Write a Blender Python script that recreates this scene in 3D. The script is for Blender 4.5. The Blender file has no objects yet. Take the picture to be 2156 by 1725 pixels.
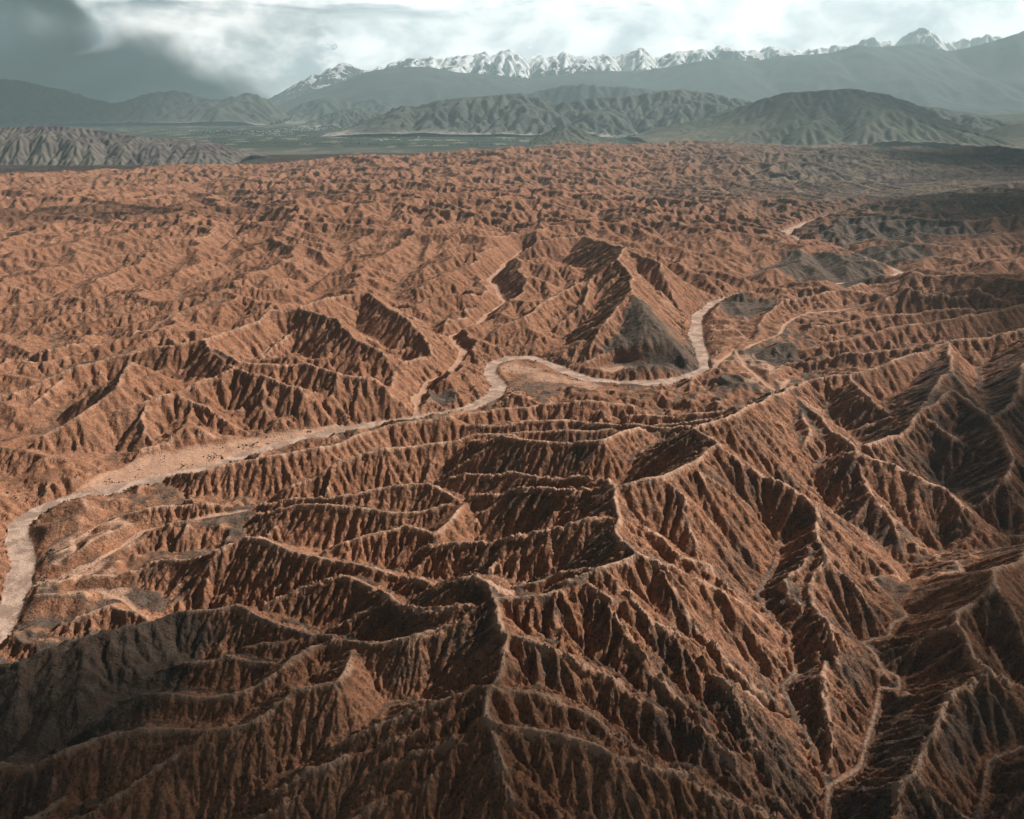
import bpy, math, random, heapq
from collections import deque
import numpy as np
from math import radians, sin, cos, tan, atan, pi

random.seed(7)
rng = np.random.default_rng(7)
scene = bpy.context.scene
COL = scene.collection

# ------------------------------------------------------------------ camera
H = 600.0                      # metres above the dry river
PITCH = radians(20.57)
F = 1725.0                     # focal length in 2156-wide picture units
cam_d = bpy.data.cameras.new('camera')
cam = bpy.data.objects.new('camera', cam_d)
COL.objects.link(cam)
cam.location = (0, 0, H)
cam.rotation_euler = (radians(90) - PITCH, 0, 0)
cam_d.sensor_fit = 'HORIZONTAL'
cam_d.sensor_width = 36.0
cam_d.lens = 36.0 * F / 2156.0
cam_d.clip_start = 1.0
cam_d.clip_end = 300000.0
scene.camera = cam

# ------------------------------------------------------------------ sun, sky, exposure
SUN_AZ = radians(61.0)         # clockwise from the view direction (towards the right)
SUN_EL = radians(40.0)
sun_d = bpy.data.lights.new('sun', 'SUN')
sun = bpy.data.objects.new('sun', sun_d)
COL.objects.link(sun)
sun_d.energy = 5.0
sun_d.angle = radians(0.5)
sun_d.color = (1.0, 0.95, 0.88)
sun.rotation_euler = (radians(90) - SUN_EL, 0, -SUN_AZ + pi)
sun.rotation_euler = (pi / 2 - SUN_EL, 0, pi - SUN_AZ)

scene.view_settings.view_transform = 'Standard'
scene.view_settings.look = 'None'
scene.view_settings.gamma = 1.0
scene.view_settings.exposure = 0.60
scene.view_settings.use_curve_mapping = False
scene.render.engine = 'CYCLES'
cy = scene.cycles
cy.use_denoising = True
cy.volume_bounces = 0
cy.max_bounces = 6
cy.diffuse_bounces = 2
cy.glossy_bounces = 1
cy.transparent_max_bounces = 16
cy.volume_max_steps = 64


class NT:
    """small helper to write node trees"""
    def __init__(self, tree):
        self.t = tree
        tree.nodes.clear()

    def n(self, typ, **kw):
        nd = self.t.nodes.new(typ)
        for k, v in kw.items():
            if k == 'i':
                for a, b in v.items():
                    s = nd.inputs[a]
                    if isinstance(b, bpy.types.NodeSocket):
                        self.t.links.new(b, s)
                    else:
                        s.default_value = b
            else:
                setattr(nd, k, v)
        return nd

    def math(self, op, a, b=None, c=None, clamp=False):
        nd = self.t.nodes.new('ShaderNodeMath')
        nd.operation = op
        nd.use_clamp = clamp
        for i, v in enumerate((a, b, c)):
            if v is None:
                continue
            if isinstance(v, bpy.types.NodeSocket):
                self.t.links.new(v, nd.inputs[i])
            else:
                nd.inputs[i].default_value = v
        return nd.outputs[0]

    def ramp(self, v, lo, hi, a=0.0, b=1.0, smooth=True):
        nd = self.t.nodes.new('ShaderNodeMapRange')
        nd.interpolation_type = 'SMOOTHSTEP' if smooth else 'LINEAR'
        self.t.links.new(v, nd.inputs['Value'])
        nd.inputs['From Min'].default_value = lo
        nd.inputs['From Max'].default_value = hi
        nd.inputs['To Min'].default_value = a
        nd.inputs['To Max'].default_value = b
        return nd.outputs[0]

    def noise(self, vec, scale, detail=4, rough=0.55, dist=0.0):
        nd = self.n('ShaderNodeTexNoise', i={'Scale': scale, 'Detail': detail, 'Roughness': rough, 'Distortion': dist})
        self.t.links.new(vec, nd.inputs['Vector'])
        return nd.outputs['Fac']

    def mix(self, fac, a, b):
        nd = self.t.nodes.new('ShaderNodeMix')
        nd.data_type = 'RGBA'
        for s, v in ((nd.inputs['Factor'], fac), (nd.inputs['A'], a), (nd.inputs['B'], b)):
            s = s
        for s, v in ((nd.inputs[0], fac), (nd.inputs[6], a), (nd.inputs[7], b)):
            if isinstance(v, bpy.types.NodeSocket):
                self.t.links.new(v, s)
            else:
                s.default_value = v if not isinstance(v, tuple) or len(v) == 4 else (*v, 1.0)
        return nd.outputs[2]

    def comb(self, x, y, z):
        return self.n('ShaderNodeCombineXYZ', i={'X': x, 'Y': y, 'Z': z}).outputs[0]


def el_of(Y):                 # elevation angle (deg) seen at picture height Y (2156x1725 units), straight ahead
    return math.degrees(-PITCH + atan((862.5 - Y) / F))


def build_world():
    w = bpy.data.worlds.new('World')
    scene.world = w
    w.use_nodes = True
    N = NT(w.node_tree)
    out = N.n('ShaderNodeOutputWorld')
    sky = N.n('ShaderNodeTexSky', sky_type='NISHITA', sun_disc=False, sun_elevation=SUN_EL,
              sun_rotation=SUN_AZ, altitude=1800.0, dust_density=1.5)
    bg_sky = N.n('ShaderNodeBackground', i={'Color': sky.outputs[0], 'Strength': 0.06})
    tc = N.n('ShaderNodeTexCoord')
    d = tc.outputs['Generated']
    sp = N.n('ShaderNodeSeparateXYZ', i={0: d})
    x, y, z = sp.outputs
    az = N.math('MULTIPLY', N.math('ARCTAN2', x, y), 180 / pi)
    el = N.math('MULTIPLY', N.math('ARCSINE', z), 180 / pi)
    # noises on the sphere, stretched sideways near the horizon as clouds seen edge-on are
    v1 = N.comb(N.math('MULTIPLY', az, 0.06), N.math('MULTIPLY', el, 0.16), 0.3)
    n_big = N.noise(v1, 1.0, 5, 0.5, 0.4)
    v2 = N.comb(N.math('MULTIPLY', az, 0.22), N.math('MULTIPLY', el, 0.34), 2.3)
    n_mid = N.noise(v2, 1.0, 8, 0.56, 0.35)
    n_fine = N.noise(v2, 3.2, 8, 0.6, 0.2)
    vs = N.comb(N.math('ADD', N.math('MULTIPLY', az, 0.30), N.math('MULTIPLY', el, 0.22)), N.math('MULTIPLY', el, 0.06), 5.1)
    n_streak = N.noise(vs, 1.0, 3, 0.45, 0.2)
    # cumulus puffs (cauliflower) low along the mountains
    def puffs(scx, scy, seedz):
        vor = N.n('ShaderNodeTexVoronoi', feature='SMOOTH_F1', i={'Scale': 1.0, 'Smoothness': 0.25, 'Detail': 4.0, 'Roughness': 0.6})
        vp = N.comb(N.math('ADD', N.math('MULTIPLY', az, scx), N.math('MULTIPLY', n_fine, 0.5)),
                    N.math('ADD', N.math('MULTIPLY', el, scy), N.math('MULTIPLY', n_fine, 0.35)), seedz)
        N.t.links.new(vp, vor.inputs['Vector'])
        return N.math('SUBTRACT', 1.0, vor.outputs['Distance'])
    puff = puffs(0.62, 0.85, 1.7)
    puff2 = puffs(0.62, 0.85, 1.9)                 # the same heaps, read slightly apart: their shaded undersides
    n_bank = N.noise(N.comb(N.math('MULTIPLY', az, 0.16), 0.0, 3.1), 1.0, 3, 0.5)
    top = N.math('ADD', N.math('MULTIPLY', N.math('SUBTRACT', n_bank, 0.5), 9.0), 4.6)
    inb = N.math('SUBTRACT', N.math('ADD', top, N.math('MULTIPLY', N.math('SUBTRACT', puff, 0.6), 4.0)), el)
    inbank = N.ramp(inb, 0.0, 0.25)
    body = N.math('ADD', N.math('MULTIPLY', puff, 0.75), N.math('MULTIPLY', n_fine, 0.45))
    rim = N.ramp(inb, 1.3, 0.1)
    lit = N.math('ADD', N.math('MULTIPLY', N.ramp(body, 0.55, 0.92), 0.75), N.math('MULTIPLY', rim, 0.45), clamp=True)
    c_cum = N.mix(lit, (0.25, 0.30, 0.33), (1.35, 1.34, 1.30))
    # high thin layer, pale with darker underside patches
    c_high = N.mix(N.ramp(N.math('ADD', N.math('MULTIPLY', n_mid, 0.7), N.math('MULTIPLY', n_big, 0.3)), 0.36, 0.58), (0.42, 0.47, 0.50), (0.86, 0.86, 0.85))
    cloud = N.mix(inbank, c_high, c_cum)
    # blue gaps high up
    n_gap = N.noise(N.comb(N.math('MULTIPLY', az, 0.05), N.math('MULTIPLY', el, 0.24), 9.4), 1.0, 6, 0.55, 0.3)
    gap = N.math('MULTIPLY', N.ramp(n_gap, 0.55, 0.64), N.ramp(el, 4.4, 5.8))
    # the storm cloud to the left: its soft lit edge falls towards the right, dark rain below it
    v3 = N.comb(N.math('MULTIPLY', az, 0.13), N.math('MULTIPLY', el, 0.26), 7.7)
    n_soft = N.noise(v3, 1.0, 3, 0.42, 0.5)
    edge = N.math('ADD', N.math('MULTIPLY', az, -0.21), -1.55)
    edge = N.math('ADD', edge, N.math('MULTIPLY', N.math('SUBTRACT', n_soft, 0.5), 5.0))
    under = N.ramp(N.math('SUBTRACT', edge, el), -0.9, 0.8)
    side = N.ramp(N.math('ADD', az, N.math('MULTIPLY', N.math('SUBTRACT', n_streak, 0.5), 7.0)), -18.5, -12.0, 1.0, 0.0)
    storm = N.math('MULTIPLY', under, side)
    farleft = N.ramp(N.math('ADD', N.math('ADD', az, N.math('MULTIPLY', N.math('SUBTRACT', n_soft, 0.5), 14.0)), N.math('MULTIPLY', el, 0.5)), -27.5, -23.0, 1.0, 0.0)
    storm = N.math('MAXIMUM', storm, farleft)
    c_storm = N.mix(N.ramp(n_soft, 0.3, 0.7), (0.003, 0.010, 0.013), (0.035, 0.055, 0.062))
    veil = N.mix(N.ramp(N.math('ADD', N.math('MULTIPLY', n_soft, 0.5), N.math('ADD', N.math('MULTIPLY', n_mid, 0.3), N.math('MULTIPLY', n_fine, 0.2))), 0.36, 0.58), (0.30, 0.35, 0.37), (1.0, 0.99, 0.96))
    leftm = N.ramp(N.math('ADD', az, N.math('MULTIPLY', N.math('SUBTRACT', n_fine, 0.5), 5.0)), -12.5, -10.8, 1.0, 0.0)
    cloud = N.mix(leftm, cloud, veil)
    cloud = N.mix(storm, cloud, c_storm)
    # overhead and behind: cloud bases out of view, darkened to deepen the shadows
    up = N.ramp(el, 7.5, 13.0)
    back = N.ramp(N.math('ABSOLUTE', az), 42.0, 70.0)
    up = N.math('MAXIMUM', up, back)
    c_up = N.mix(N.ramp(n_mid, 0.35, 0.65), (0.006, 0.007, 0.009), (0.015, 0.017, 0.019))
    cloud = N.mix(up, cloud, c_up)
    bg_c = N.n('ShaderNodeBackground', i={'Color': cloud, 'Strength': 1.6})
    mixs = N.n('ShaderNodeMixShader')
    cover = N.math('SUBTRACT', 1.0, N.math('MULTIPLY', gap, N.math('SUBTRACT', 1.0, storm)))
    cover = N.math('MULTIPLY', cover, N.ramp(el, -3.0, -0.5))
    N.t.links.new(cover, mixs.inputs[0])
    N.t.links.new(bg_sky.outputs[0], mixs.inputs[1])
    N.t.links.new(bg_c.outputs[0], mixs.inputs[2])
    N.t.links.new(mixs.outputs[0], out.inputs[0])
    w.cycles.sampling_method = 'MANUAL'
    w.cycles.sample_map_resolution = 512


build_world()


# ------------------------------------------------------------------ picture point -> place in the world (used for surveying the ground plan)
def at(X, Y, z):
    u = (X - 1078.0) / F
    v = (862.5 - Y) / F
    dx, dy, dz = u, cos(PITCH) + v * sin(PITCH), -sin(PITCH) + v * cos(PITCH)
    t = (z - H) / dz
    return (dx * t, dy * t, z)


def dirz(X, Y, dist):         # point at horizontal forward distance dist seen at picture X, Y
    u = (X - 1078.0) / F
    v = (862.5 - Y) / F
    dx, dy, dz = u, cos(PITCH) + v * sin(PITCH), -sin(PITCH) + v * cos(PITCH)
    t = dist / dy
    return (dx * t, dist, H + dz * t)


# ------------------------------------------------------------------ landscape evolution (rivers cut, slopes fail at a critical angle)
def receivers(h, dx):
    ny, nx = h.shape
    P = np.full((ny + 2, nx + 2), 1e9, np.float32)
    P[1:-1, 1:-1] = h
    best = np.zeros((ny, nx), np.float32)
    off = np.zeros((ny, nx), np.int32)
    dist = np.full((ny, nx), dx, np.float32)
    for dy in (-1, 0, 1):
        for dxx in (-1, 0, 1):
            if dy == 0 and dxx == 0:
                continue
            d = dx * (1.41421356 if dy and dxx else 1.0)
            s = (h - P[1 + dy:1 + dy + ny, 1 + dxx:1 + dxx + nx]) / d
            m = s > best
            best[m] = s[m]
            off[m] = dy * nx + dxx
            dist[m] = d
    rec = np.arange(ny * nx, dtype=np.int32) + off.ravel()
    return rec, dist.ravel()


def lem_step(h, dx, base, K, m, U, dt, Sc):
    rec, dist = receivers(h, dx)
    ids = np.arange(rec.size, dtype=np.int32)
    br = base.ravel()
    rec = np.where(br, ids, rec)
    d = (rec != ids).astype(np.int32)
    p = rec.copy()
    while True:
        dp = d[p]
        if not dp.any():
            break
        d = d + dp
        p = p[p]
    order = np.argsort(d, kind='stable').astype(np.int32)
    st = np.concatenate([[0], np.cumsum(np.bincount(d))])
    ro = rec[order]
    A = np.full(rec.size, dx * dx, np.float32)
    L = len(st) - 1
    for l in range(L - 1, 0, -1):
        a, b = st[l], st[l + 1]
        np.add.at(A, ro[a:b], A[order[a:b]])
    hf = h.ravel().astype(np.float32).copy()
    Ur = np.where(br, 0, U if np.isscalar(U) else U.ravel()).astype(np.float32)
    hf += Ur * dt
    Kr = K if np.isscalar(K) else K.ravel()
    Fk = (Kr * dt * A ** m / dist).astype(np.float32)
    lim = (Sc * dist).astype(np.float32)
    for l in range(1, L):
        a, b = st[l], st[l + 1]
        o = order[a:b]
        hr = hf[ro[a:b]]
        f = Fk[o]
        v = (hf[o] + f * hr) / (1 + f)
        hf[o] = np.minimum(v, hr + lim[o])
    return hf.reshape(h.shape), A.reshape(h.shape)


def bilin(g, fx, fy):
    ny, nx = g.shape
    fx = np.clip(fx, 0, nx - 1.001)
    fy = np.clip(fy, 0, ny - 1.001)
    ix = fx.astype(np.int32)
    iy = fy.astype(np.int32)
    tx = (fx - ix).astype(np.float32)
    ty = (fy - iy).astype(np.float32)
    r = g.ravel()
    k = iy * nx + ix
    return (r[k] * (1 - tx) + r[k + 1] * tx) * (1 - ty) + (r[k + nx] * (1 - tx) + r[k + nx + 1] * tx) * ty


def bspl(g, fx, fy):          # quadratic/cubic B-spline sampling: smooth, no facets
    ny, nx = g.shape
    fx = np.clip(fx, 1, nx - 2.001)
    fy = np.clip(fy, 1, ny - 2.001)
    ix = fx.astype(np.int32)
    iy = fy.astype(np.int32)
    tx = (fx - ix).astype(np.float32)
    ty = (fy - iy).astype(np.float32)
    def w(t):
        return ((1 - t) ** 3 / 6, (3 * t ** 3 - 6 * t ** 2 + 4) / 6, (-3 * t ** 3 + 3 * t ** 2 + 3 * t + 1) / 6, t ** 3 / 6)
    wx, wy = w(tx), w(ty)
    r = g.ravel()
    k = (iy - 1) * nx + ix - 1
    out = np.zeros(fx.shape, np.float32)
    for j in range(4):
        row = np.zeros(fx.shape, np.float32)
        for i in range(4):
            kk = np.minimum(k + j * nx + i, r.size - 1)
            row += r[kk] * wx[i]
        out += row * wy[j]
    return out


def sharp(g):
    for _ in range(2):
        p = np.pad(g, 1, mode='edge')
        b = (p[:-2, 1:-1] + p[2:, 1:-1] + 4 * p[1:-1, 1:-1]) / 6
        p = np.pad(b, 1, mode='edge')
        b = (p[1:-1, :-2] + p[1:-1, 2:] + 4 * p[1:-1, 1:-1]) / 6
        g0 = g if _ == 0 else g0
        g = g + (g0 - b) * 0.9
    return g.astype(np.float32)


def blur(g, n=1):
    for _ in range(n):
        p = np.pad(g, 1, mode='edge')
        g = (p[:-2, 1:-1] + p[2:, 1:-1] + 2 * p[1:-1, 1:-1]) / 4
        p = np.pad(g, 1, mode='edge')
        g = (p[1:-1, :-2] + p[1:-1, 2:] + 2 * p[1:-1, 1:-1]) / 4
    return g


def sstep(v, a, b):
    t = np.clip((v - a) / (b - a), 0, 1)
    return t * t * (3 - 2 * t)


def hash2(ix, iy, k):
    a = (ix.astype(np.int64) * 374761393 + iy.astype(np.int64) * 668265263 + k * 974634777) & 0x7fffffff
    a = ((a ^ (a >> 13)) * 1274126177) & 0x7fffffff
    a = (a ^ (a >> 16)) & 0xffffff
    return (a / float(0xffffff)).astype(np.float32)


def vnoise(x, y, k=0):
    ix = np.floor(x).astype(np.int64)
    iy = np.floor(y).astype(np.int64)
    tx = (x - ix).astype(np.float32)
    ty = (y - iy).astype(np.float32)
    tx = tx * tx * (3 - 2 * tx)
    ty = ty * ty * (3 - 2 * ty)
    return ((hash2(ix, iy, k) * (1 - tx) + hash2(ix + 1, iy, k) * tx) * (1 - ty)
            + (hash2(ix, iy + 1, k) * (1 - tx) + hash2(ix + 1, iy + 1, k) * tx) * ty) * 2 - 1


def fbm(x, y, scale, octv=4, k=0):
    s = 0
    a = 1.0
    t = 0
    for o in range(octv):
        s = s + a * vnoise(x / scale + 17.3 * o, y / scale - 9.1 * o, k + o)
        t += a
        a *= 0.5
        scale *= 0.5
    return s / t


def flutes(x, y, gx, gy, lam, seed):
    """gully stripes running down the slope (gx, gy): sum of small wave packets whose crests follow the fall line.
    returns the height (-1..1) and its gradient"""
    gl = np.sqrt(gx * gx + gy * gy) + 1e-5
    px, py = -gy / gl, gx / gl                       # across the slope
    cs = lam * 1.5
    cx = np.floor(x / cs).astype(np.int64)
    cyy = np.floor(y / cs).astype(np.int64)
    c = np.zeros(x.shape, np.float32)
    s = np.zeros(x.shape, np.float32)
    wsum = np.zeros(x.shape, np.float32)
    kf = 2 * pi / lam
    for j in (-1, 0, 1):
        for i in (-1, 0, 1):
            hx = (cx + i + hash2(cx + i, cyy + j, seed)) * cs
            hy = (cyy + j + hash2(cx + i, cyy + j, seed + 5)) * cs
            vx = (x - hx).astype(np.float32)
            vy = (y - hy).astype(np.float32)
            w = np.exp(-(vx * vx + vy * vy) / (cs * cs) * 2.0)
            ph = (vx * px + vy * py) * kf * (0.82 + 0.36 * hash2(cx + i, cyy + j, seed + 9))
            c += w * np.cos(ph)
            s += w * np.sin(ph)
            wsum += w
    m = np.sqrt(c * c + s * s) / (wsum + 1e-6)
    nrm = np.minimum(1.0, m * 2.2) / (m * wsum + 1e-6)
    c = c * nrm
    s = s * nrm
    return c, -s * px, -s * py


# ------------------------------------------------------------------ survey of the ground plan (picture units -> metres)
def A_(pts): return [(c / 2, 345 + d / 2, z) for c, d, z in pts]
def B_(pts): return [(1078 + c / 2, 345 + d / 2, z) for c, d, z in pts]
def C_(pts): return [(c / 2, 862 + d / 2, z) for c, d, z in pts]
def E_(pts): return [(1078 + c / 2, 862 + d / 2, z) for c, d, z in pts]
def D_(pts): return list(pts)


def place(pts):
    return [at(*p) for p in pts]


def place_ridge(pts, gmax=0.30):
    """survey a crest line; no stretch of crest may fall more steeply than gmax (heights are solved along the sight line)"""
    out = [None] * len(pts)
    k = max(range(len(pts)), key=lambda i: pts[i][2])
    out[k] = at(*pts[k])
    for rng_ in (range(k + 1, len(pts)), range(k - 1, -1, -1)):
        prev = out[k]
        for i in rng_:
            X, Y, z = pts[i]
            for it in range(12):
                q = at(X, Y, z)
                lo = prev[2] - gmax * math.hypot(q[0] - prev[0], q[1] - prev[1])
                if z >= lo - 0.3:
                    break
                z = z + (lo - z) * 0.6
            out[i] = at(X, Y, z)
            prev = out[i]
    return out


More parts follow.
